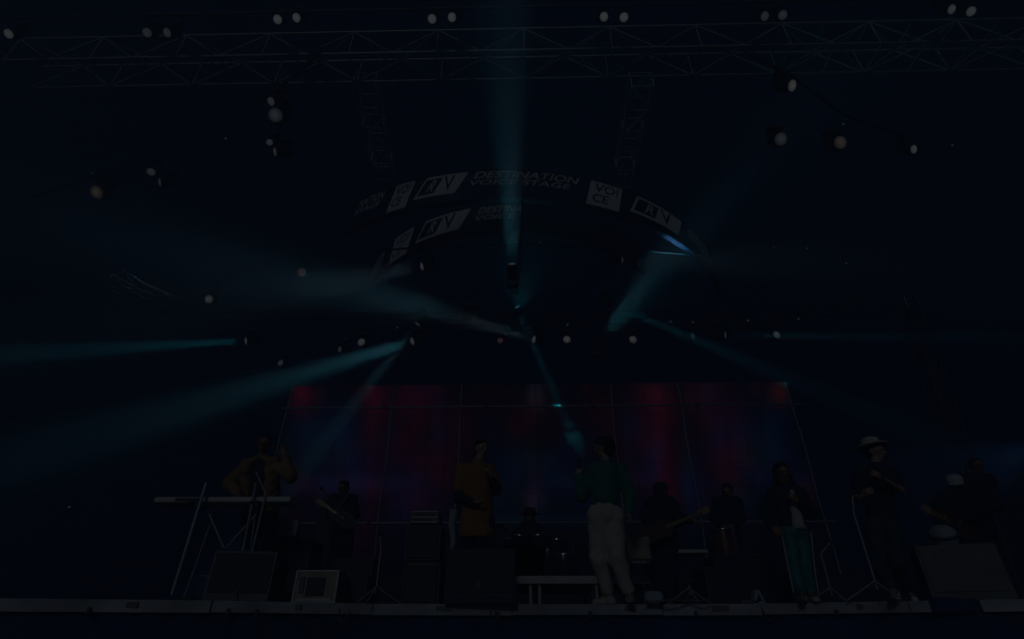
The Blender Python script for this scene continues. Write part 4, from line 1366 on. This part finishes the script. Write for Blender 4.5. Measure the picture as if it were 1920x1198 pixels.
# column stand: two posts that lean back, feet and arms
st = put('keyboard_stand', 'aluminium keyboard stand of two leaning columns with crossed braces', 'stand', floorpt(395, Yk), None)
def L_(px, py, Y): return rel(st, at(px, py, Y))
for (p1, p2, r) in (((387, 905, Yk-.19), (322, 1115, Yk-.3), .02), ((480, 905, Yk-.19), (450, 1060, Yk-.05), .016)):
    q1 = L_(*p1); q2 = L_(*p2)
    q2.z = max(q2.z, .01)
    MB().tube([q1, q2], r, 8).build('post', M['alu'], st)
q1 = L_(408, 945, Yk+.05); q2 = L_(345, 1117, Yk+.15); q2.z = .01
MB().tube([q1, q2], .012, 8).build('post', M['alu'], st)
q1 = L_(482, 938, Yk+.05); q2 = L_(462, 1110, Yk+.3); q2.z = .01
MB().tube([q1, q2], .012, 8).build('post', M['alu'], st)
for (p1, p2) in (((392, 962), (420, 1027)), ((480, 965), (424, 1027)), ((478, 930), (462, 1000))):
    MB().tube([L_(p1[0], p1[1], Yk-.12), L_(p2[0], p2[1], Yk-.05)], .014, 8).build('brace', M['alu'], st)
for px in (372, 484):
    MB().box(L_(px, 947, Yk) - Vector((0, .02, .0)), (.05, .34, .03), bev=.01).build('arm', M['black'], st)
    MB().box(L_(px-2, 946, Yk-.19), (.06, .06, .09), bev=.012).build('clamp', M['black'], st)
MB().box((0, .0, .03), (.5, .45, .03), bev=.01).build('foot_plate', M['black'], st)

def mic_stand(label, base, top, mic_d=(-.4, -.6, .3), boom=None, m='dark_alu'):
    base = Vector(base); top = Vector(top)
    t = put('microphone_stand', label, 'microphone stand', base, 'microphone stands on the stage')
    for k in range(3):
        a = k*2.094 + .5
        MB().tube([(0, 0, .18), (.3*math.cos(a), .3*math.sin(a), .012)], .009, 6).build('leg', M[m], t)
    j = top - base
    MB().tube([(0, 0, .1), (j.x*.0, j.y*.0, j.z*.8), ], .011, 8).build('pole', M[m], t)
    MB().tube([(0, 0, j.z*.8), j], .008, 8).build('boom', M[m], t)
    md = Vector(mic_d).normalized()
    MB().lathe([(.013, -.15), (.015, -.02), (.024, .0), (.026, .02), (.018, .045), (.001, .05)], j, md, 12).build('mic_head', M['grille'], t)
    return t
mic_stand('thin microphone stand rising in front of the tan jacket of the keyboard player', floorpt(452, 6.45), at(478, 880, 6.45), (.2, .6, .4), m='alu')
mic_stand('microphone stand at the far left behind the keyboard player', floorpt(426, 7.9), at(437, 835, 7.9), (.6, -.4, .2))
mic_stand('microphone stand in front of the black clad guitarist', floorpt(612, 8.6), at(603, 915, 8.6), (-.2, .6, .3))
mic_stand('tall thin stand between the beige case and the amplifier stack', floorpt(703, 6.75), at(712, 1000, 6.75), (0, -.6, .4), m='alu')
mic_stand('microphone stand left of the man in the off white hat', floorpt(1652, 6.2), at(1598, 925, 6.2), (.5, -.4, .5), m='alu')
mic_stand('short microphone stand in front of the bass player', floorpt(1296, 7.0), at(1296, 1090, 7.0), (-.4, -.6, -.2), m='alu')
mic_stand('microphone stand between the woman and the man in the hat', floorpt(1563, 7.0), at(1558, 1015, 7.0), (-.4, .4, .3), m='alu')
mic_stand('microphone stand by the drum riser left of the drums', floorpt(941, 8.2), at(940, 985, 8.2), (.5, .3, .1), m='alu')

def wedge(label, x0, x1, ytop, Y, depth, m, front=None, group='black and grey floor boxes along the front edge', slope=.55, name='floor_monitor', lean=.3):
    """a floor loudspeaker whose grille leans back; x0, x1 pixels along its foot"""
    a = floorpt(x0, Y); b = floorpt(x1, Y)
    w = b.x-a.x
    H = topz((x0+x1)/2, ytop, Y + .18) - SZ
    t = put(name, label, 'loudspeaker', ((a.x+b.x)/2, Y, SZ), group)
    D = depth
    prof = [(0, 0), (0, H*.12), (D*lean, H), (D*.75, H), (D, H*.45), (D, 0)]
    mb = MB()
    k = len(prof)
    mb.add([(-w/2, y, z) for y, z in prof] + [(w/2, y, z) for y, z in prof],
           [tuple(range(k)), tuple(range(2*k-1, k-1, -1))] + [(i, i+k, (i+1) % k + k, (i+1) % k) for i in range(k)])
    mb.build('cabinet', M[m], t)
    n = Vector((0, -(H*.88), D*lean)).normalized()
    p0 = Vector((0, 0, H*.12)); p1 = Vector((0, D*lean, H))
    g = MB()
    q = [(-w*.46, .06), (w*.46, .06), (w*.46, .94), (-w*.46, .94)]
    vs = [p0.lerp(p1, s) + Vector((x, 0, 0)) + n*.012 for x, s in q] + [p0.lerp(p1, s) + Vector((x, 0, 0)) - n*.002 for x, s in q]
    g.add(vs, [(0, 1, 2, 3), (0, 4, 5, 1), (1, 5, 6, 2), (2, 6, 7, 3), (3, 7, 4, 0)])
    g.build('grille', M[front or 'grille'], t)
    for s in (-1, 1):
        MB().box((s*(w/2+.006), D*.5, H*.55), (.014, .14, .05), bev=.005).build('handle', M['black'], t)
    return t, w, H
wedge('grey square floor monitor in front of the keyboard stand', 383, 497, 1036, 6.33, .45, 'grey', 'grille', lean=.08)[0].rotation_euler.z = math.radians(12)
w2, w2w, w2H = wedge('large black floor monitor in front of the man in orange', 832, 966, 1028, 6.58, .55, 'blackwood', 'grille')
# a small pale triangle badge on it
bd = MB().add([(-.035, 0, 0), (.035, 0, 0), (0, .0, .07), (-.035, .006, 0), (.035, .006, 0), (0, .006, .07)], [(0, 1, 2), (0, 3, 4, 1), (1, 4, 5, 2), (2, 5, 3, 0)])
o = bd.build('badge', M['grey'], w2); o.location = (-.02, .015, .16)
wedge('slanted pale grey floor monitor at the right end of the stage', 1762, 1897, 1024, 6.4, .4, 'grey', 'grey', lean=.04)[0].rotation_euler.z = math.radians(-20)

def flight_case(label, x0, x1, y0, Y, D, z0=0.0, m='blackwood', edge='dark_alu', name='flight_case', cat='case', group='cases standing on the stage', y1=None, corner=True):
    a = floorpt(x0, Y); b = floorpt(x1, Y)
    if y1 is not None:
        z0 = topz((x0+x1)/2, y1, Y) - SZ
        a = at(x0, y1, Y); b = at(x1, y1, Y)
    w = b.x-a.x
    H = topz((x0+x1)/2, y0, Y) - SZ - z0
    t = put(name, label, cat, ((a.x+b.x)/2, Y + D/2, SZ + z0), group)
    MB().box((0, 0, H/2), (w-.01, D-.01, H-.01), bev=.006).build('panel_box', M[m], t)
    for sx in (-1, 1):
        for sy in (-1, 1):
            MB().box((sx*(w/2-.008), sy*(D/2-.008), H/2), (.022, .022, H), bev=.004).build('corner_profile', M[edge], t)
    for sy in (-1, 1):
        for z in (.011, H-.011):
            MB().box((0, sy*(D/2-.008), z), (w-.03, .024, .022), bev=.004).build('edge_profile', M[edge], t)
    return t, w, H, D
# beige box with a dark opening
t, w, H, D = flight_case('beige case with a dark opening at the front edge left of centre', 546, 628, 1068, 6.55, .4, m='tweed', edge='white')
MB().box((.0, -D/2-.001, H*.5), (w*.42, .012, H*.55), bev=.004).build('opening', M['black'], t)
MB().box((-w*.32, -D/2-.004, H*.55), (w*.12, .014, H*.5), bev=.004).build('latch_plate', M['grey'], t)
MB().box((.0, -D/2-.004, H*.1), (w*.8, .014, .03), bev=.004).build('lower_bar', M['white'], t)
t, w, H, D = flight_case('black tall equipment case carrying the small pale screen', 500, 566, 1010, 7.4, .45)
# small pale monitor on it
pm = put('small_monitor', 'small pale rounded monitor seen from behind on a black case', 'monitor', at(534, 990, 7.5), None)
s_ = (at(560, 990, 7.5).x - at(511, 990, 7.5).x); hh = topz(534, 965, 7.5) - topz(534, 996, 7.5)
pf = [(-s_*.5, -hh*.5), (s_*.46, -hh*.5), (s_*.48, hh*.36), (s_*.42, hh*.5), (-s_*.28, hh*.5), (-s_*.38, hh*.4)]
MB().prism(pf, .1, (0, 0, 0)).build('shell', M['paleblue'], pm)
MB().prism([(x*.8, z*.7-.01) for x, z in pf], .02, (0, -.015, 0)).build('rear_cover', M['paleblue'], pm)
zf = topz(534, 1008, 7.5) - pm.location.z
MB().box((0, .05, (zf - hh*.5)/2 - .0), (.08, .06, abs(zf + hh*.5)+.02), bev=.01).build('foot', M['grey'], pm)
MB().box((0, .05, zf+.01), (s_*1.1, .2, .03), bev=.01).build('shelf', M['grey'], pm)
flight_case('tall black case in the dark behind the guitarist', 566, 618, 935, 9.6, .6)
flight_case('black case in front of the guitarist', 600, 690, 1045, 7.7, .5)
# amplifier stack
t, w, H, D = flight_case('lower black speaker cabinet of the amplifier stack', 752, 822, 1053, 6.9, .4, name='speaker_cabinet', cat='speaker cabinet', group='amplifier stack left of centre')
MB().box((0, -D/2-.004, H*.5), (w*.86, .012, H*.86), bev=.004).build('grille_cloth', M['grille'], t)
MB().box((0, -D/2-.012, H*.93), (w*.8, .012, .02), bev=.004).build('top_trim', M['grey'], t)
zt = H
t, w, H, D = flight_case('upper black speaker cabinet of the amplifier stack', 757, 823, 984, 6.92, .4, name='speaker_cabinet', cat='speaker cabinet', group='amplifier stack left of centre', y1=1050)
MB().box((0, -D/2-.004, H*.5), (w*.86, .012, H*.86), bev=.004).build('grille_cloth', M['grille'], t)
ah = put('amplifier', 'pale striped amplifier head lying on top of the black cabinets', 'amplifier', at(795, 982, 6.95), None)
aw = at(822, 982, 6.95).x - at(767, 982, 6.95).x; hh = topz(795, 958, 6.95) - topz(795, 982, 6.95)
MB().box((0, .12, hh*.5), (aw, .28, hh), bev=.01).build('chassis', M['grey'], ah)
for z in (.12, .5, .93):
    MB().box((.01, -.025, hh*z), (aw*.92, .02, .014), bev=.003).build('trim_bar', M['white'], ah)
MB().box((.0, -.022, hh*.7), (aw*.66, .014, .02), bev=.003).build('vent_slot', M['black'], ah)
for k in range(6):
    MB().lathe([(.009, 0), (.008, .018), (.001, .019)], (-aw*.35 + aw*.12*k, -.02, hh*.3), (0, -1, 0), 10).build('knob', M['black'], ah)

# drum riser and kit
dl = at(966, 1086, 8.2); 
r_ = put('drum_riser', 'white edged drum riser on legs behind the front monitors', 'riser', (0.62, 9.1, SZ))
x0 = at(968, 1086, 8.2).x; x1 = at(1232, 1086, 8.2).x
cx_ = (x0+x1)/2; r_.location.x = cx_
zt = RH
MB().box((0, 0, zt-.012), (x1-x0-.06, 1.76, .024)).build('deck', M['floor'], r_)
MB().box((0, -.9, zt-.05), (x1-x0, .04, .1), bev=.006).build('front_rail', M['white'], r_)
MB().box((0, .9, zt-.05), (x1-x0, .04, .1), bev=.006).build('rear_rail', M['white'], r_)
for s in (-1, 1):
    MB().box((s*((x1-x0)/2-.02), 0, zt-.05), (.04, 1.76, .1), bev=.006).build('side_rail', M['white'], r_)
for px in (995, 1012, 1120, 1210):
    X = at(px, 1110, 8.2).x - cx_
    for y in (-.86, .86):
        rod('leg', (X, y, 0), (X, y, zt-.1), .024, M['white'], r_)
kit = put('drum_kit', 'dark drum kit with a large bass drum and white sticker on the white edged riser', 'drum kit', (at(985, 1060, 8.6).x, 8.6, SZ+RH))
def K(px, py, Y):
    return rel(kit, at(px, py, Y))
c = Vector((0, 0, .3))
MB().lathe([(.27, 0), (.275, .02), (.275, .38), (.27, .4)], c, (0, 1, 0), 32).build('bass_drum_shell', M['blue_shell'], kit)
MB().lathe([(.292, -.02), (.296, .0), (.292, .03), (.268, .03), (.268, -.015), (.292, -.02)], c, (0, 1, 0), 32).build('bass_drum_hoop', M['black'], kit)
MB().lathe([(.001, -.006), (.27, -.004)], c, (0, 1, 0), 32).build('bass_drum_skin', M['dark'], kit)
MB().box(c + Vector((0, -.012, .19)), (.1, .008, .07), bev=.003).build('sticker', M['white'], kit)
MB().box(c + Vector((-.02, -.012, -.22)), (.07, .008, .03), bev=.003).build('sticker', M['grey'], kit)
def tom(px, py, Y, r, h, nm, tilt=(0, -.35, 1), m='blue_shell'):
    c = K(px, py, Y); ax = Vector(tilt).normalized()
    o = MB().lathe([(r*.97, -h/2), (r, -h/2+.01), (r, h/2-.01), (r*.97, h/2)], c, ax, 24).build(nm, M[m], kit)
    MB().lathe([(.001, h/2+.004), (r*.97, h/2+.003)], c, ax, 24).build('skin', M['drumhead'], o)
    MB().lathe([(r*1.03, h/2-.02), (r*1.04, h/2+.006), (r*.97, h/2+.006)], c, ax, 24).build('rim', M['chrome'], o)
tom(955, 1018, 8.75, .14, .2, 'rack_tom'); tom(975, 1010, 8.6, .13, .17, 'rack_tom'); tom(1010, 1010, 8.6, .13, .18, 'rack_tom')
tom(1045, 1020, 8.7, .15, .22, 'rack_tom'); tom(1058, 1058, 8.7, .19, .3, 'floor_tom', (0, -.08, 1)); tom(1026, 1035, 8.8, .16, .12, 'snare_drum', (0, -.2, 1), 'chrome')
for (px, py, Y, r) in ((948, 992, 8.7, .2), (1038, 1003, 8.7, .19), (1030, 990, 9.0, .2), (960, 1002, 9.1, .18), (1072, 1000, 8.9, .21)):
    c = K(px, py, Y)
    MB().lathe([(r, -.012), (r*.6, .0), (r*.22, .008), (r*.16, .03), (.001, .034)], c, (0.05, -.25, 1), 28).build('cymbal', M['brass'], kit)
    MB().tube([c + Vector((0, 0, .06)), Vector((c.x, c.y, .3)), ], .009, 6).build('cymbal_pole', M['chrome'], kit)
    for k in range(3):
        a_ = k*2.094+.3
        MB().tube([(c.x, c.y, .36), (c.x+.2*math.cos(a_), c.y+.2*math.sin(a_), .01)], .008, 6).build('tripod_leg', M['chrome'], kit)
for X in (.2, .5, -.2):
    MB().tube([(X, .05, .0), (X, .05, .48)], .011, 6).build('pole', M['chrome'], kit)
sn = put('drum_stool', 'round stool under the drummer', 'stool', (Vector(dr.location).x, YD+.02, SZ+RH))
MB().lathe([(.15, .42), (.17, .44), (.17, .5), (.14, .52), (.001, .52)]).build('seat', M['black'], sn)
rod('pole', (0, 0, 0), (0, 0, .43), .02, M['chrome'], sn)
# round case wheel under the riser
ca = put('cable_coil', 'coil of black cable lying beside the boots of the singer', 'cable', floorpt(1128, 7.1) + Vector((0, 0, .13)), None)
MB().tube([(.11*math.cos(k*.3), .012*math.sin(k), .11*math.sin(k*.3)) for k in range(64)], .009, 6).build('cable_loop', M['grey'], ca)

# guitar amplifier on a stand at the right of the singer
ga = put('guitar_amplifier', 'square beige guitar amplifier on a folding stand right of the singer', 'amplifier', at(1198, 1050, 7.3), None)
gw_ = at(1222, 1050, 7.3).x - at(1172, 1050, 7.3).x; gh = topz(1198, 1006, 7.3) - topz(1198, 1051, 7.3)
MB().box((0, .12, gh*.5), (gw_, .24, gh), bev=.02).build('cabinet', M['tweed'], ga)
MB().box((0, -.002, gh*.46), (gw_*.84, .01, gh*.78), bev=.003).build('grille_cloth', M['tweed'], ga)
MB().box((0, .12, gh+.012), (.12, .03, .02), bev=.006).build('handle', M['black'], ga)
for k in range(5):
    MB().lathe([(.009, 0), (.008, .016), (.001, .017)], (-gw_*.3 + gw_*.13*k, -.0, gh*.92), (0, -1, 0), 8).build('knob', M['black'], ga)
gs = put('amplifier_stand', 'folding metal stand under the beige guitar amplifier', 'stand', (ga.location.x, ga.location.y, SZ))
zz = ga.location.z - SZ
for s in (-1, 1):
    MB().tube([(s*.14, -.05, 0), (s*.12, .24, zz-.01)], .012, 6).build('leg', M['chrome'], gs)
    MB().tube([(s*.12, .26, 0), (s*.1, -.02, zz-.01)], .012, 6).build('leg', M['chrome'], gs)
rod('cross_bar', (-.13, 0, zz*.5), (.13, 0, zz*.5), .01, M['chrome'], gs)
rod('cross_bar', (-.13, .02, zz-.02), (.13, .02, zz-.02), .014, M['alu'], gs)

# bass guitar
def guitar(label, body_c, head_c, m, parent_group=None):
    a = Vector(body_c); b = Vector(head_c)
    t = put('bass_guitar', label, 'guitar', a, None)
    d = (b-a); L = d.length; d.normalize()
    x = d; n = Vector((0, -1, 0)); n = (n - d*n.dot(d)).normalized(); y = n.cross(x)
    R = Matrix((x, y, n)).transposed()
    out = []
    for k in range(28):
        th = 2*math.pi*k/28
        r = .17 + .03*math.cos(2*th) - .035*math.exp(-((abs(math.sin(th))-1)/.25)**2)
        out.append((math.cos(th)*r*1.25 - .02, math.sin(th)*r))
    vs = [R @ Vector((p[0], p[1], .02)) for p in out] + [R @ Vector((p[0], p[1], -.02)) for p in out]
    k = len(out)
    MB().add(vs, [tuple(range(k)), tuple(range(2*k-1, k-1, -1))] + [(i, i+k, (i+1) % k + k, (i+1) % k) for i in range(k)]).build('body', M[m], t)
    MB().box(R @ Vector((L*.52, 0, .02)), (L*.74, .05, .03), R, bev=.006).build('neck', M['wood'], t)
    MB().box(R @ Vector((L*.95, .005, .015)), (.17, .085, .022), R, bev=.01).build('headstock', M['wood'], t)
    for i in range(4):
        rod('string', R @ Vector((-.12, (i-1.5)*.011, .038)), R @ Vector((L*.9, (i-1.5)*.009, .038)), .0015, M['chrome'], t, 4)
        rod('tuning_peg', R @ Vector((L*.9+.035*i, .04, .015)), R @ Vector((L*.9+.035*i, .075, .015)), .007, M['chrome'], t, 6)
    MB().box(R @ Vector((-.02, 0, .028)), (.07, .09, .018), R, bev=.004).build('pickup', M['black'], t)
    return t
guitar('pale necked bass guitar held slanting up to the right by the bass player', at(1234, 994, 7.7), at(1324, 957, 7.68), 'brown')
guitar('dark guitar held by the black clad guitarist at the left', at(640, 968, 8.9), at(600, 940, 8.9), 'black')
guitar('dark guitar held low by the player in the white cap', at(1785, 982, 7.5), at(1738, 955, 7.5), 'brown')

# small keyboard on a stand in front of the back players
k2 = put('small_keyboard', 'small pale edged keyboard on a stand behind the bass player', 'keyboard', at(1300, 1033, 8.0), None)
kw2 = at(1328, 1033, 8.0).x - at(1272, 1033, 8.0).x
MB().box((0, .12, 0), (kw2, .26, .05), bev=.01).build('case', M['white'], k2)
MB().box((0, .1, .03), (kw2*.94, .2, .015), bev=.004).build('key_bed', M['black'], k2)
zz = k2.location.z - SZ
for s in (-1, 1):
    MB().tube([(s*kw2*.36, .0, -.03), (-s*kw2*.3, .1, -zz)], .013, 6).build('leg', M['dark_alu'], k2)
# percussion with orange lit pad
pd = put('conga_drum', 'reddish conga drum in front of the player in the patterned shirt', 'drum', (at(1357, 1010, 8.5).x, 8.5, SZ))
zz = topz(1357, 992, 8.5) - SZ
MB().lathe([(.13, 0), (.13, .1), (.19, zz*.6), (.17, zz-.05), (.165, zz-.01)], n=24).build('shell', M['red'], pd)
MB().lathe([(.17, zz-.04), (.178, zz-.03), (.178, zz-.01), (.17, zz)], n=24).build('rim', M['chrome'], pd)
MB().lathe([(.165, zz-.005), (.001, zz)], n=24).build('skin', M['drumhead'], pd)
# low black cases right of centre
flight_case('wide low black case between the bass player and the woman', 1330, 1442, 1062, 7.4, .6)
flight_case('upper black case lying behind the wide low case', 1352, 1470, 1038, 8.1, .6)
flight_case('black case directly left of the legs of the woman', 1444, 1492, 1075, 7.5, .5)
# foot pedal with a small pale triangular top
fpdl = put('foot_pedal', 'small pale triangular pedal on the stage edge in front of the low cases', 'pedal', floorpt(1424, 6.75), None)
MB().prism([(-.07, 0), (.07, 0), (.02, .14), (-.02, .14)], .12, (0, 0, 0)).build('housing', M['paleblue'], fpdl)
MB().prism([(-.03, .03), (.03, .03), (.0, .1)], .01, (0, -.008, 0)).build('front_plate', M['black'], fpdl)
MB().box((-.1, .05, .02), (.2, .1, .04), bev=.01).build('foot', M['grey'], fpdl)
# cable on the floor
cb = MB().tube([floorpt(1210 + 11*k, 6.62 + .05*math.sin(k*1.1)) + Vector((0, 0, .02 + .01*abs(math.sin(k)))) - floorpt(1260, 6.62) for k in range(12)], .009, 6)
tag(cb.build('cable', M['grey'], None, floorpt(1260, 6.62)), 'grey cable lying along the stage edge in front of the bass player', 'cable')
sh = MB().box((0, 0, .06), (.2, .14, .12), bev=.03)
tag(sh.build('small_bag', M['paleblue'], None, floorpt(1226, 6.7)), 'small pale bag on the floor right of the boots of the singer', 'bag')
flight_case('small dark case right of the beige case', 632, 684, 1078, 6.9, .35)
# pale drum dome by the right monitor
dd = put('tilted_drum', 'pale blue round drum tilted towards the crowd left above the grey monitor', 'drum', at(1768, 1003, 6.9), None)
MB().lathe([(.1, -.16), (.135, -.1), (.145, .0), (.13, .06), (.08, .1), (.001, .115)], (0, 0, 0), (-.2, -.4, 1), 24).build('padded_cover', M['paleblue'], dd)
MB().lathe([(.14, -.02), (.155, -.01), (.155, .01), (.14, .02)], (0, 0, 0), (-.2, -.4, 1), 24).build('rim', M['dark_alu'], dd)
for k in range(3):
    a_ = k*2.094
    zz = dd.location.z - SZ
    MB().tube([(.1*math.cos(a_), .1*math.sin(a_), -.1), (.25*math.cos(a_), .25*math.sin(a_), -zz)], .012, 6).build('leg', M['dark_alu'], dd)
